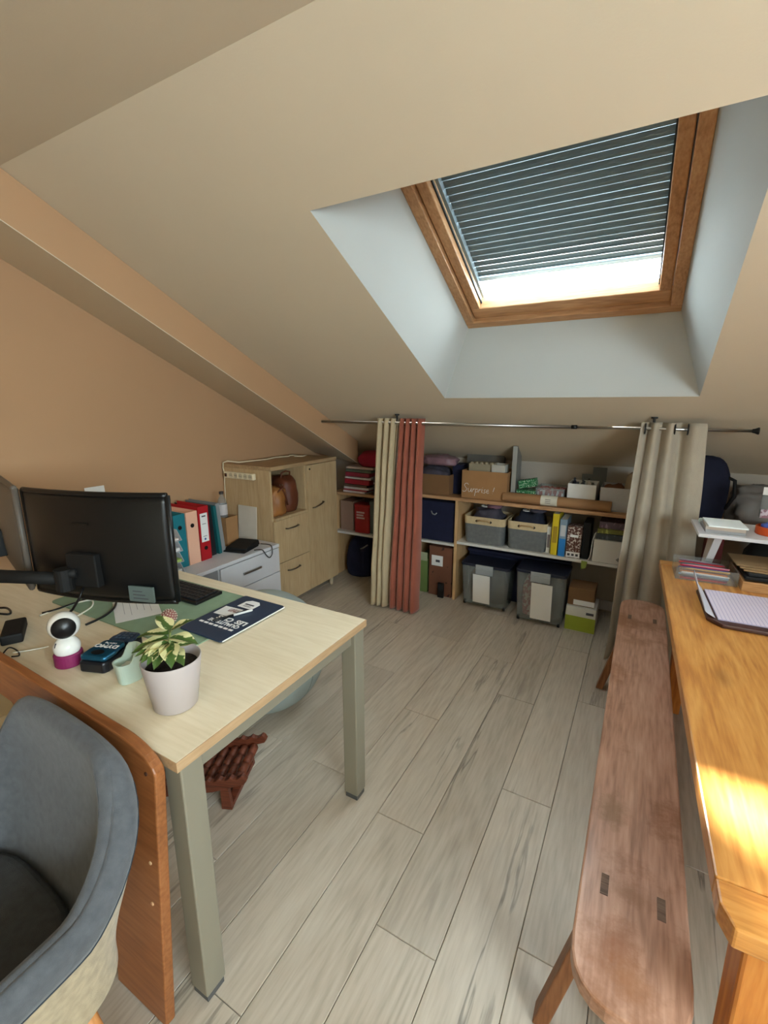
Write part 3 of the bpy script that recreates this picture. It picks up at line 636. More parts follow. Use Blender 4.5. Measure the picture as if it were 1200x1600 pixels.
# ------------------------------------------------------------------ low white drawer unit
WZ = 0.57
wc = thing('white_drawer_unit', 'low white cabinet with drawers along the tan wall', 'cabinet', (-2.365, 1.60, 0))
y0_, y1_ = -0.27, 0.685
MB().box(-0.25, 0.255, y0_, y1_, WZ - 0.022, WZ).build('top_board', WHITE_P, wc, bevel=0.002)
for y_ in (y0_, 0.17, y1_ - 0.018): MB().box(-0.25, 0.235, y_, y_ + 0.018, 0.001, WZ - 0.0225).build('upright', WHITE_P, wc)
MB().box(-0.25, 0.235, y0_ + 0.018, y1_ - 0.018, 0.03, 0.048).build('bottom_board', WHITE_P, wc)
MB().box(-0.25, -0.244, y0_ + 0.018, y1_ - 0.018, 0.048, WZ - 0.0225).build('back_panel', WHITE_P, wc)
for (a_, c_) in ((0.375, 0.542), (0.20, 0.37), (0.03, 0.195)):
    d = MB().box(0.2355, 0.253, 0.176, y1_ - 0.003, a_, c_).build('drawer', WHITE_P, wc, bevel=0.0015)
    MB().box(0.2535, 0.268, 0.345, 0.50, (a_ + c_) / 2 - 0.004, (a_ + c_) / 2 + 0.010).build('handle', CHROME, d, bevel=0.003)

# ------------------------------------------------------------------ shelving under the slope
SF = 3.21; SD = 3.575; st = 0.022
su = thing('shelving_unit', 'wide wooden shelving under the slope between the curtains', 'shelves', (-0.7, SF, 0))
def L(x): return x + 0.7
MB().box(L(-1.52), L(1.05), 0, SD - SF, 0.80 - 0.004, 0.82).build('top_shelf', SHELFW, su, bevel=0.001)
WSH = mat('white_shelf', (206, 204, 198), 0.5, var=0.03)
MB().box(L(-1.52), L(-1.19), 0, SD - SF, 0.437, 0.455).build('shelf', WSH, su, bevel=0.001)
MB().box(L(-1.168), L(1.05), 0, SD - SF, 0.462, 0.482).build('shelf', WSH, su, bevel=0.001)
PALE = wood('pale_upright', (176, 140, 98), (196, 160, 116), (208, 176, 134), 'Z', 2)
for x_ in (-1.542, -1.19, 1.05): MB().box(L(x_), L(x_) + 0.022, 0.001, SD - SF, 0.001, 0.7955).build('upright', PALE, su)
su2 = thing('side_shelving', 'narrow shelving between the tall cabinet and the cream curtain', 'shelves', (-1.9, SF, 0))
for z_ in (0.765, 0.42): MB().box(-0.40, 0.334, 0, SD - SF, z_ - 0.02, z_).build('shelf', SHELFW if z_ > 0.5 else WSH, su2, bevel=0.001)
for x_ in (-0.422, 0.335): MB().box(x_, x_ + 0.0215, 0.001, SD - SF, 0.001, 0.765).build('upright', PALE, su2)

# ------------------------------------------------------------------ curtain rod and curtains
RZ = 1.375; RY = 2.85
rod = thing('curtain_rod', 'thin steel curtain rod under the sloped ceiling', 'curtain rod', (0, RY, RZ))
MB().tube([(-2.139, 0, 0), (-0.36, 0, 0)], 0.0095, 14).build('rod_tube', CHROME, rod, smooth=True)
MB().tube([(-0.36, 0, 0), (0.455, 0, 0)], 0.0075, 14).build('rod_tube', CHROME, rod, smooth=True)
MB().tube([(-0.375, 0, 0), (-0.345, 0, 0)], 0.0115, 14).build('collar', BLACKP, rod, smooth=True)
MB().lathe([(0.009, 0), (0.012, 0.012), (0.017, 0.022), (0.017, 0.027), (0.004, 0.029)], 18).build('finial', BLACKP, rod, loc=(0.448, 0, 0), rot=(0, R(90), 0))
for x_ in (-1.50, 0.03):
    br = MB().lathe([(0.016, 0), (0.016, 0.008), (0.007, 0.010), (0.006, 0.05)], 14).build('bracket', BLACKP, rod, loc=(x_, 0.0, zs(RY) - RZ - 0.001), rot=(R(180), 0, 0))
def curtain(name, label, m, xt, xb, folds, seed, amp_t=0.028, amp_b=0.045, zb=0.012, zt=1.408, hem=True, keys=None):
    c = thing(name, label, 'curtain', ((xt[0] + xt[1]) / 2, RY, 0))
    ox = (xt[0] + xt[1]) / 2
    def fn(u, v):
        e = v ** 0.8
        x_ = (xt[0] + (xt[1] - xt[0]) * u) * (1 - e) + (xb[0] + (xb[1] - xb[0]) * u) * e - ox
        ph = 2 * math.pi * folds * u + seed
        if keys:
            for (ua, pa), (ub, pb_) in zip(keys[:-1], keys[1:]):
                if ua <= u <= ub: ph = pa + (pb_ - pa) * (u - ua) / (ub - ua); break
            ph = R(ph)
        wob = noise.noise(Vector((u * 3.1, v * 1.7, seed))) * 1.1 * v
        y_ = (amp_t * (1 - v) + amp_b * v) * math.sin(ph + wob) + 0.012 * v * noise.noise(Vector((u * 9, v * 4, seed + 5)))
        x_ += 0.010 * math.cos(ph + wob) * (0.4 + v) + 0.012 * v * noise.noise(Vector((u * 2, v * 5, seed + 9)))
        z_ = zt + (zb - zt) * v + (0.012 * math.sin(ph) * (1 if v > 0.98 else 0) * 0.3)
        return Vector((x_, y_, z_))
    cl = MB().grid(fn, 110, 60).build('cloth', m, c, smooth=True, solid=0.0022)
    return c
CREAMC = mat('cream_linen', (186, 169, 138), 0.9, var=0.06, scale=30, bump=0.4, bscale=420, stretch=(1, 1, 0.5), sheen=0.2)
TERRA = mat('terracotta_velvet', (150, 80, 60), 0.85, var=0.08, scale=12, bump=0.15, bscale=300, sheen=0.4)
LINEN = mat('greige_linen', (168, 158, 142), 0.92, var=0.06, scale=30, bump=0.4, bscale=420, stretch=(1, 1, 0.5), sheen=0.2)
curtain('cream_curtain', 'cream linen curtain gathered beside the terracotta one', CREAMC, (-1.665, -1.482), (-1.715, -1.56), 3.5, 0.4)
curtain('terracotta_curtain', 'terracotta curtain hanging to the floor', TERRA, (-1.475, -1.298), (-1.545, -1.325), 4.0, 2.1)
gc = curtain('greige_curtain', 'greige linen curtain with metal eyelets behind the bench', LINEN, (-0.028, 0.260), (-0.075, 0.315), 2.6, 4.4, 0.028, 0.040, zb=0.014,
             keys=[(0, -60), (0.12, 60), (0.22, 240), (0.33, 420), (0.46, 600), (0.54, 720), (0.64, 810), (0.74, 900), (0.86, 990), (1.0, 1050)])
for x_ in (-0.122, 0.012, 0.069):
    MB().tube([(x_, 0.026 * math.cos(2 * math.pi * i / 24), RZ + 0.026 * math.sin(2 * math.pi * i / 24)) for i in range(24)], 0.004, 8, True).build('eyelet', BLACKP, gc, smooth=True)
# ------------------------------------------------------------------ things on the birch desk
D0 = DZ + 0.0005
FELT = mat('sage_felt', (134, 158, 132), 0.9, var=0.04, scale=30, bump=0.15, bscale=500)
dm = MB()
pts = []
def rrect(x0, x1, y0, y1, r, n=5):
    o = []
    for (cx, cy_, a0_) in ((x1 - r, y1 - r, 0), (x0 + r, y1 - r, 90), (x0 + r, y0 + r, 180), (x1 - r, y0 + r, 270)):
        for i in range(n): a = R(a0_ + 90 * i / (n - 1)); o.append((cx + r * math.cos(a), cy_ + r * math.sin(a)))
    return o
tag(MB().prism(rrect(-0.395, 0.395, -0.2, 0.205, 0.02), 0, 0.003, 'Z').build('desk_mat', FELT, loc=(-1.585, 1.03, D0), rot=(0, 0, R(0.5))), 'sage green felt mat across the birch desk', 'desk mat')
M0 = D0 + 0.0036

# navy folder with white print
fo = thing('navy_folder', 'navy blue folder with white lettering at the edge of the felt mat', 'folder', (-1.232, 1.08, M0))
NAVY = mat('navy_card', (36, 54, 78), 0.45, var=0.03)
MB().prism(rrect(-0.104, 0.104, -0.155, 0.155, 0.012), 0, 0.006, 'Z').build('cover', NAVY, fo, bevel=0.001)
MB().box(0.1045, 0.106, -0.150, 0.150, 0.001, 0.005).build('page_edge', PAPER, fo)
RZ180 = (0, 0, math.pi)
ZT = 0.0064
text('lettering', 'LES', 0.034, WHITEINK, fo, (0.064, -0.028, ZT), RZ180, bold=0.0012)
text('lettering', 'CLES', 0.034, WHITEINK, fo, (-0.012, -0.030, ZT), RZ180, bold=0.0012)
text('lettering', 'QUALITE DE', 0.026, WHITEINK, fo, (0.010, -0.058, ZT), RZ180, bold=0.0008)
for i in range(7): MB().box(-0.082 + 0.024 * i, -0.064 + 0.024 * i, -0.089, -0.079, 0.0061, 0.0066).build('print_block', WHITEINK, fo)
sh_ = [(-0.036, 0.028), (0.036, 0.028), (0.036, -0.018), (0.018, -0.034), (-0.018, -0.034), (-0.036, -0.018)]
s_ = MB().prism([(q[0], q[1]) for q in sh_], 0, 0.0006, 'Z').build('badge', WHITEINK, fo, loc=(-0.02, 0.095, 0.0061), rot=(0, 0, R(180)))
MB().box(-0.022, 0.022, -0.004, 0.004, 0.0007, 0.001).build('badge_bar', INK, s_)
MB().box(-0.018, 0.018, 0.010, 0.012, 0.0007, 0.001).build('badge_line', INK, s_)
MB().box(-0.018, 0.018, 0.016, 0.018, 0.0007, 0.001).build('badge_line', INK, s_)
s_ = MB().box(-0.055, 0.03, -0.02, 0.045, 0, 0.0006).build('card', PAPER, fo, loc=(-0.035, 0.005, 0.0061), rot=(0, 0, R(4)))
MB().box(-0.02, 0.024, 0.012, 0.036, 0.0007, 0.001).build('picture', pattern('pink_grey_photo', (150, 120, 120), (196, 186, 186), 90), s_)
pe = thing('ballpoint_pen', 'black and white pen lying on the navy folder', 'pen', (-1.232, 1.075, M0 + 0.0115), R(-24))
MB().tube([(0, -0.075, 0), (0, -0.068, 0), (0, 0.0, 0)], [0.0015, 0.0045, 0.0045], 10).build('grip', BLACKP, pe, smooth=True)
MB().tube([(0, 0.0005, 0), (0, 0.066, 0), (0, 0.072, 0)], [0.0045, 0.0045, 0.003], 10).build('barrel', PAPER, pe, smooth=True)
MB().box(-0.0015, 0.0015, 0.01, 0.05, 0.0047, 0.0062).build('clip', BLACKP, pe)

# keyboard
kb = thing('keyboard', 'black keyboard on the felt mat behind the monitor', 'keyboard', (-1.652, 1.14, M0), R(1))
MB().box(-0.215, 0.215, -0.066, 0.066, 0, 0.014).build('case', BLACKP, kb, bevel=0.004)
kk = MB()
for r_ in range(5):
    for c_ in range(20):
        kk.box(-0.205 + c_ * 0.0205, -0.205 + c_ * 0.0205 + 0.0175, -0.056 + r_ * 0.0225, -0.056 + r_ * 0.0225 + 0.019, 0.0142, 0.020)
o = kk.build('keys', mat('key_black', (30, 30, 33), 0.5), kb, bevel=0.001); o['kind'] = 'stuff'

# printed sheet, knitted ball cactus, tissue behind
s_ = tag(MB().box(-0.105, 0.105, -0.075, 0.075, 0, 0.0006).build('printed_sheet', PAPER, loc=(-1.62, 0.955, M0), rot=(0, 0, R(-28))), 'white printed sheet on the felt mat under the monitor', 'paper')
for i in range(5): MB().box(-0.08, 0.06 - 0.02 * (i % 3), 0.045 - 0.022 * i, 0.0465 - 0.022 * i, 0.0007, 0.0009).build('print_line', mat('pale_ink', (150, 150, 156), 0.8), s_)
MB().box(-0.09, -0.05, 0.055, 0.068, 0.0007, 0.0009).build('print_block', BLACKM, s_)
kbpos = atz(264, 964, M0 + 0.028)
cy2 = thing('spiky_ball', 'small round ball with red and cream bobbles on the felt mat', 'ball', (kbpos.x, kbpos.y, M0))
MB().ball((0, 0, 0.029), 0.0265, 24, 14).build('core', mat('bobble_core', (150, 96, 88), 0.9), cy2, smooth=True)
bb = MB(); gold = math.pi * (3 - math.sqrt(5))
for i in range(110):
    z_ = 1 - 2 * (i + 0.5) / 110; rr = math.sqrt(1 - z_ * z_)
    d = Vector((rr * math.cos(gold * i), rr * math.sin(gold * i), z_)); bb.ball(tuple(Vector((0, 0, 0.029)) + d * 0.0262), 0.0026, 6, 4)
o = bb.build('bobbles', mat('bobble_cream', (206, 190, 172), 0.9), cy2, smooth=True); o['kind'] = 'stuff'

# monitors
def monitor(name, label, loc, rz, wd, hg, body, zb, curve=0.03, sticker=True):
    mo = thing(name, label, 'monitor', loc, rz)
    def xs(t_): return (t_ - 0.5) * wd
    def fnb(u, v):
        x_ = xs(u); k_ = (2 * u - 1); th_ = 0.012 + 0.028 * (1 - abs(k_) ** 3) * (1 - abs(2 * v - 1) ** 3)
        return Vector((x_, curve * k_ * k_ - th_, zb + hg * v))
    MB().grid(fnb, 33, 17).build('back_cover', body, mo, smooth=True, solid=0.003)
    def fnf(u, v): k_ = 2 * u - 1; return Vector((xs(u), curve * k_ * k_ + 0.004, zb + hg * v))
    MB().grid(fnf, 33, 5).build('screen', BLACKP, mo, smooth=True, solid=0.004)
    ed = [(xs(i / 32), curve * (2 * i / 32 - 1) ** 2 - 0.006) for i in range(33)]
    for z_ in (zb - 0.002, zb + hg + 0.002):
        MB().tube([(x_, y_, z_) for x_, y_ in ed], 0.010, 8).build('bezel', body, mo, smooth=True)
    for q in (0, 32):
        MB().tube([(ed[q][0], ed[q][1], zb - 0.002), (ed[q][0], ed[q][1], zb + hg + 0.002)], 0.010, 8).build('bezel', body, mo, smooth=True)
    return mo
MONB = mat('monitor_black', (9, 10, 12), 0.38, var=0.08, scale=3)
mo = monitor('curved_monitor', 'black curved monitor seen from behind on a desk arm', (-1.542, 0.795, 0), R(17.9), 0.545, 0.352, MONB, 0.867)
zb = 0.867
MB().box(-0.055, 0.055, -0.062, -0.034, zb + 0.06, zb + 0.17).build('mount_plate', BLACKM, mo, bevel=0.004)
MB().box(0.135, 0.225, -0.028, -0.0215, zb + 0.010, zb + 0.062).build('rating_label', mat('label_grey', (92, 106, 104), 0.5, var=0.03), mo)
MB().box(-0.03, 0.03, -0.0440, -0.0420, zb + 0.262, zb + 0.268).build('maker_plate', mat('dark_print', (8, 8, 9), 0.3), mo)
for i in range(3): MB().box(0.15, 0.205 - 0.01 * i, -0.0285, -0.0281, zb + 0.02 + 0.012 * i, zb + 0.023 + 0.012 * i).build('label_line', INK, mo)
MB().tube([(-0.02, -0.045, zb + 0.05), (-0.025, -0.06, zb + 0.02), (-0.05, -0.07, zb - 0.02), (-0.11, -0.06, zb - 0.06)], 0.004, 8).build('video_cable', BLACKP, mo, smooth=True)
mo2 = monitor('second_monitor', 'black monitor with a painted-in grey sheen, cut by the left edge of the picture', (-2.075, 0.79, 0), R(-15), 0.50, 0.352, mat('monitor_black_sheen', (96, 88, 80), 0.5, var=0.06, scale=3), 0.870, 0.0)  # black case, its grey reflected sheen painted into the base colour
MB().box(-0.05, 0.05, -0.062, -0.034, zb + 0.08, zb + 0.18).build('mount_plate', BLACKM, mo2, bevel=0.004)
arm = thing('monitor_arm', 'black twin monitor arm clamped to the desk', 'monitor arm', (-1.96, 0.585, D0))
MB().lathe([(0.035, 0.0), (0.035, 0.012), (0.018, 0.016), (0.018, 0.25), (0.014, 0.255)], 20).build('post', BLACKM, arm, smooth=False)
MB().tube([(0, 0, 0.205), (0.15, 0.045, 0.205), (0.38, 0.12, 0.215)], [0.024, 0.022, 0.020], 12).build('arm_link', BLACKM, arm, smooth=True)
MB().lathe([(0.026, -0.035), (0.026, 0.035)], 18).build('pivot', BLACKM, arm, loc=(0.39, 0.121, 0.215))
MB().tube([(0.39, 0.121, 0.232), (0.422, 0.144, 0.235)], 0.016, 10).build('head', BLACKM, arm, smooth=True)
MB().tube([(0, 0.0, 0.16), (-0.05, 0.06, 0.185), (-0.10, 0.118, 0.205)], [0.022, 0.02, 0.018], 12).build('arm_link', BLACKM, arm, smooth=True)

# leads, power brick
def cable(name, label, pts, r, m, n=8):
    # smooth the path
    P_ = [Vector(p) for p in pts]; Q = []
    for i in range(len(P_) - 1):
        p0 = P_[max(0, i - 1)]; p1 = P_[i]; p2 = P_[i + 1]; p3 = P_[min(len(P_) - 1, i + 2)]
        for k_ in range(8):
            t_ = k_ / 8; Q.append(0.5 * ((2 * p1) + (-p0 + p2) * t_ + (2 * p0 - 5 * p1 + 4 * p2 - p3) * t_ * t_ + (-p0 + 3 * p1 - 3 * p2 + p3) * t_ ** 3))
    Q.append(P_[-1]); o_ = MB().tube(Q, r, n).build(name, m, smooth=True); return tag(o_, label, 'cable')
cz = D0 + 0.004
def dk(u, v, h=0.004): q = atz(u, v, D0 + h); return (q.x, q.y, q.z)
WCAB = mat('white_cable', (222, 220, 206), 0.5)
cable('white_cable', 'white cable looping over the desk near the power brick', [dk(62, 962), dk(90, 952), dk(120, 942, 0.008), dk(143, 938, 0.008), dk(143, 948), dk(125, 960), dk(108, 967)], 0.0032, WCAB)
cable('black_cable', 'black cable running from the power brick under the monitor', [dk(66, 958), dk(85, 953, 0.01), dk(105, 946, 0.011), dk(128, 938, 0.011), dk(150, 930, 0.011)], 0.0035, BLACKP)
cable('stylus_cable', 'short black cable with a plug lying beside the felt mat', [dk(134, 976), dk(150, 969), dk(165, 961, 0.009), dk(178, 950, 0.012), dk(182, 940, 0.012)], 0.0042, BLACKP)
cable('thin_cable', 'thin pale cable running behind the webcam', [dk(20, 1020), dk(40, 1017), dk(62, 1013), dk(76, 1010)], 0.002, WCAB)
cable('curled_cable', 'thin dark cable curled near the corner of the brown board', [dk(4, 1022), dk(14, 1012, 0.012), dk(26, 1016), dk(30, 1024), dk(18, 1026)], 0.0022, BLACKP)
pb = atz(22, 985, D0 + 0.018)
br = thing('power_brick', 'black power brick lying on the desk at the left edge', 'power adapter', (pb.x, pb.y, D0), R(62))
MB().box(-0.030, 0.030, -0.075, 0.070, 0, 0.034).build('case', BLACKM, br, bevel=0.006)
MB().box(-0.012, 0.012, 0.0705, 0.09, 0.010, 0.024).build('cable_boot', BLACKP, br, bevel=0.003)
MB().box(-0.0312, -0.0302, -0.03, 0.0, 0.012, 0.024).build('sticker', PAPER, br)
for i, (pts_, c_) in enumerate([([(-2.10, 0.63, 0.752), (-2.07, 0.62, 0.85), (-2.12, 0.63, 0.96), (-2.17, 0.64, 0.90), (-2.12, 0.62, 0.80), (-2.05, 0.61, 0.752)], BLACKP),
                             ([(-2.07, 0.60, 0.752), (-2.035, 0.60, 0.80), (-2.06, 0.61, 0.87), (-2.12, 0.61, 0.84), (-2.12, 0.60, 0.76), (-2.02, 0.58, 0.752)], WCAB),
                             ([(-1.98, 0.63, 0.752), (-2.0, 0.66, 0.83), (-2.06, 0.66, 0.92), (-2.12, 0.67, 0.98)], BLACKP),
                             ([(-2.10, 0.56, 0.756), (-2.03, 0.64, 0.758), (-1.95, 0.68, 0.756), (-2.02, 0.70, 0.756), (-2.07, 0.66, 0.757)], BLACKP)]):
    cable('tangled_cable', ['tall black loop in the cable tangle at the left edge', 'white loop in the cable tangle at the left edge', 'black cable rising to the second monitor at the left edge', 'black cable coiled flat on the desk below the monitor arm'][i], pts_, 0.004, c_)['group'] = 'cable tangle behind the monitors'

# webcam
q = atz(98, 1041, D0)
wcam = thing('webcam', 'white ball webcam with a black face on a magenta base', 'camera', (q.x, q.y + 0.02, D0))
MAG = mat('magenta_rubber', (128, 32, 84), 0.5)
GLW = mat('gloss_white', (226, 226, 222), 0.15, var=0.01)
MB().lathe([(0.036, 0), (0.038, 0.004), (0.038, 0.036), (0.034, 0.040)], 28).build('base', MAG, wcam, smooth=False, bevel=0.001)
MB().ball((0, 0, 0.055), 0.0355, 28, 18, sz=0.95).build('lower_ball', GLW, wcam, smooth=True)
hd = thing('tmp', 'x', 'x'); bpy.data.objects.remove(hd)
hc = Vector((-0.012, 0.006, 0.118))
MB().ball(tuple(hc), 0.042, 32, 20).build('head', GLW, wcam, smooth=True)
fd = (Vector((0, 0, 1.5)) - (Vector((q.x, q.y + 0.02, D0)) + hc)).normalized(); fd = (fd + Vector((-0.02, -0.05, -0.30))).normalized()
rq = fd.to_track_quat('Z', 'Y').to_euler()
MB().lathe([(0.0315, 0.0285), (0.031, 0.0305), (0.026, 0.0345), (0.016, 0.040), (0.0005, 0.0425)], 32).build('face', BLACKP, wcam, smooth=True, loc=tuple(hc), rot=rq)
MB().lathe([(0.012, 0), (0.012, 0.02), (0.009, 0.022)], 14).build('plug', BLACKM, wcam, loc=(-0.045, 0.03, 0.10), rot=(0, R(-70), R(-20)))
MB().tube([(0.003, -0.033, 0.066), (0.001, -0.028, 0.078)], 0.002, 6).build('seam_line', INK, wcam)

# label maker
lm = thing('label_maker', 'blue handheld label maker with white maker name lying on the desk', 'label maker', (-1.352, 0.705, D0), R(20))
ol = [(-0.038, -0.085), (0.038, -0.085), (0.046, -0.07), (0.048, -0.01), (0.042, 0.03), (0.040, 0.08), (0.030, 0.095), (-0.030, 0.095), (-0.040, 0.08), (-0.042, 0.03), (-0.048, -0.01), (-0.046, -0.07)]
MB().prism(ol, 0, 0.034, 'Z').build('case', mat('label_maker_black', (22, 24, 30), 0.35), lm, bevel=0.006)
BLU = mat('metallic_blue', (24, 84, 112), 0.28, metal=0.55, var=0.05)
tp = MB().prism([(x_ * 0.93, -0.08 + (y_ + 0.085) * 0.56) for x_, y_ in ol], 0.0345, 0.050, 'Z').build('cover', BLU, lm, bevel=0.008, seg=4)
MB().prism([(x_ * 0.85, 0.03 + (y_ + 0.085) * 0.33) for x_, y_ in ol], 0.0345, 0.042, 'Z').build('keypad', mat('keypad_blue', (44, 66, 96), 0.4), lm, bevel=0.003)
for i in range(3):
    for j in range(4): MB().box(-0.024 + j * 0.0135, -0.0155 + j * 0.0135, 0.042 + i * 0.014, 0.050 + i * 0.014, 0.0422, 0.045).build('key', mat('key_blue', (70, 92, 120), 0.4), lm, bevel=0.001)
MB().lathe([(0.018, 0), (0.018, 0.0008), (0.014, 0.001)], 24, sx=1.1, sy=0.75).build('tape_window', BLACKP, lm, loc=(0, -0.054, 0.0502))
text('maker_name', 'DYMO', 0.024, WHITEINK, lm, (0, -0.018, 0.0505), RZ180, bold=0.0008, sx=1.1)
text('model_name', 'LetraTag', 0.011, WHITEINK, lm, (0, -0.001, 0.0505), RZ180)

# pale green scoop
vq = (-1.197, 0.662)
CEL = mat('pale_celadon', (186, 204, 192), 0.4, var=0.03)
vs_ = thing('ceramic_scoop', 'pale green ceramic scoop next to the potted plant', 'pot', (vq[0], vq[1], D0), R(-10))
def scoop(off, zb_):
    def fn(u, v):
        a = 2 * math.pi * u; c_, s2 = math.cos(a), math.sin(a); rr = (abs(c_) ** 3 + abs(s2) ** 3) ** (-1 / 3)
        top_ = 0.062 + 0.036 * sm(-0.2, 0.5, s2 * rr)
        k_ = 0.78 + 0.22 * v
        return Vector((c_ * rr * (0.030 * k_ - off), s2 * rr * (0.038 * k_ - off), zb_ + (top_ - zb_) * v))
    return fn
b = MB().grid(scoop(0, 0.0), 40, 8, True); b.f.append(tuple(range(39, -1, -1)))
nv = len(b.v); b.grid(scoop(0.003, 0.004), 40, 8, True)
for i in range(40): j = (i + 1) % 40; b.f.append((7 * 40 + i, 7 * 40 + j, nv + 7 * 40 + j, nv + 7 * 40 + i))
b.f.append(tuple(nv + i for i in range(40)))
b.build('cup', CEL, vs_, smooth=False, bevel=0.0006)
tag(lump(0.032, 0.038, 0.035, 5, 0.3, 2.5, 16, 10).build('crumpled_wrapper', mat('pale_foil', (206, 214, 208), 0.35), smooth=True, loc=(vq[0] - 0.002, vq[1] - 0.004, D0 + 0.018)), 'crumpled pale wrapper inside the ceramic scoop', 'wrapper')
tag(MB().tube([(0, 0, 0), (0.004, 0.004, 0.03)], 0.004, 8).build('pencil_stub', mat('dark_green', (44, 70, 56), 0.5), loc=(vq[0] + 0.014, vq[1] + 0.016, D0 + 0.030)), 'dark green stub inside the ceramic scoop', 'pencil')

# potted plant
pp = thing('potted_plant', 'white pot with a small variegated cream and green plant', 'potted plant', (-0.990, 0.655, D0))
prof = [(0.0005, 0.0), (0.050, 0.0), (0.054, 0.004), (0.0575, 0.034), (0.0588, 0.036), (0.072, 0.132), (0.0705, 0.135), (0.068, 0.133), (0.064, 0.105), (0.0005, 0.104)]
MB().lathe(prof, 48, cap=False).build('pot', WHITEC, pp, smooth=True)
MB().lathe([(0.0005, 0.112), (0.03, 0.114), (0.063, 0.110)], 32, cap=False).build('soil', mat('dark_soil', (38, 28, 22), 0.95, var=0.4, scale=60, bump=0.9, bscale=200), pp)
LEAF = mat('variegated_leaf', (92, 118, 60), 0.4, var=0.1, bump=0.1)
tL = LEAF.node_tree; N_ = tL.nodes; b_ = N_['Principled BSDF']
tcg = N_.new('ShaderNodeTexCoord'); sx_ = N_.new('ShaderNodeSeparateXYZ'); tL.links.new(tcg.outputs['Generated'], sx_.inputs[0])
m1 = N_.new('ShaderNodeMath'); m1.operation = 'SUBTRACT'; m1.inputs[1].default_value = 0.5; tL.links.new(sx_.outputs[0], m1.inputs[0])
m2 = N_.new('ShaderNodeMath'); m2.operation = 'ABSOLUTE'; tL.links.new(m1.outputs[0], m2.inputs[0])
nzl = N_.new('ShaderNodeTexNoise'); nzl.inputs['Scale'].default_value = 5; tL.links.new(tcg.outputs['Generated'], nzl.inputs[0])
oi_ = N_.new('ShaderNodeObjectInfo')
m3 = N_.new('ShaderNodeMath'); m3.operation = 'MULTIPLY_ADD'; m3.inputs[1].default_value = 0.55; tL.links.new(nzl.outputs[0], m3.inputs[0]); tL.links.new(m2.outputs[0], m3.inputs[2])
rp = N_.new('ShaderNodeMapRange'); rp.inputs['From Min'].default_value = 0.47; rp.inputs['From Max'].default_value = 0.52; tL.links.new(m3.outputs[0], rp.inputs[0])
mxl = N_.new('ShaderNodeMix'); mxl.data_type = 'RGBA'; mxl.inputs['A'].default_value = lin((74, 100, 48)); mxl.inputs['B'].default_value = lin((216, 212, 160)); tL.links.new(rp.outputs[0], mxl.inputs['Factor'])
tL.links.new(mxl.outputs['Result'], b_.inputs['Base Color'])
def leaf_mesh():
    b = MB()
    def fn(u, v):
        w_ = 0.5 * math.sin(math.pi * min(1, v ** 0.8)) ** 0.9 * (1 - 0.35 * v); x_ = (2 * u - 1) * w_ * 0.66
        return Vector((x_, v, 0.35 * abs(x_) - 0.22 * v * v + 0.02 * math.sin(9 * v) * (2 * u - 1)))
    b.grid(fn, 7, 13); me = b.mesh('leaf', True); me.materials.append(LEAF); return me
LM = leaf_mesh()
stem_top = Vector((-0.015, 0.012, 0.175))
STEM = mat('plant_stem', (120, 132, 74), 0.5)
MB().tube([(-0.005, 0.0, 0.105), (-0.012, 0.006, 0.14), stem_top, (-0.024, 0.022, 0.192)], 0.003, 8).build('stem', STEM, pp, smooth=True)
# base x, base y, base z, heading (deg, 0 = +X), rise (deg), length
leaves = [(-0.024, 0.022, 0.192, 170, 24, 0.075), (-0.020, 0.018, 0.188, 45, 36, 0.07), (-0.020, 0.014, 0.185, 205, 4, 0.085), (-0.014, 0.010, 0.178, 15, 8, 0.085),
          (-0.016, 0.010, 0.178, 232, 0, 0.08), (-0.014, 0.006, 0.168, 285, -2, 0.078), (-0.012, 0.006, 0.170, 258, -4, 0.075), (-0.010, 0.006, 0.165, 325, -4, 0.085),
          (-0.012, 0.004, 0.155, 215, 6, 0.09), (-0.010, 0.002, 0.156, 300, 4, 0.08), (-0.006, 0.004, 0.150, 345, 4, 0.08), (-0.012, 0.004, 0.152, 190, 2, 0.085), (-0.010, 0.01, 0.155, 110, 10, 0.075), (-0.008, 0.008, 0.15, 70, 6, 0.065),
          (-0.016, 0.006, 0.162, 245, 6, 0.075), (-0.012, 0.004, 0.162, 270, 4, 0.075)]
for (x_, y_, z_, hdg, rise, ln) in leaves:
    o = bpy.data.objects.new('leaf', LM); COL.objects.link(o); o.parent = pp; o.location = (x_, y_, z_); o.scale = (ln, ln, ln)
    o.rotation_euler = (Matrix.Rotation(R(hdg - 90), 3, 'Z') @ Matrix.Rotation(R(rise), 3, 'X')).to_euler()

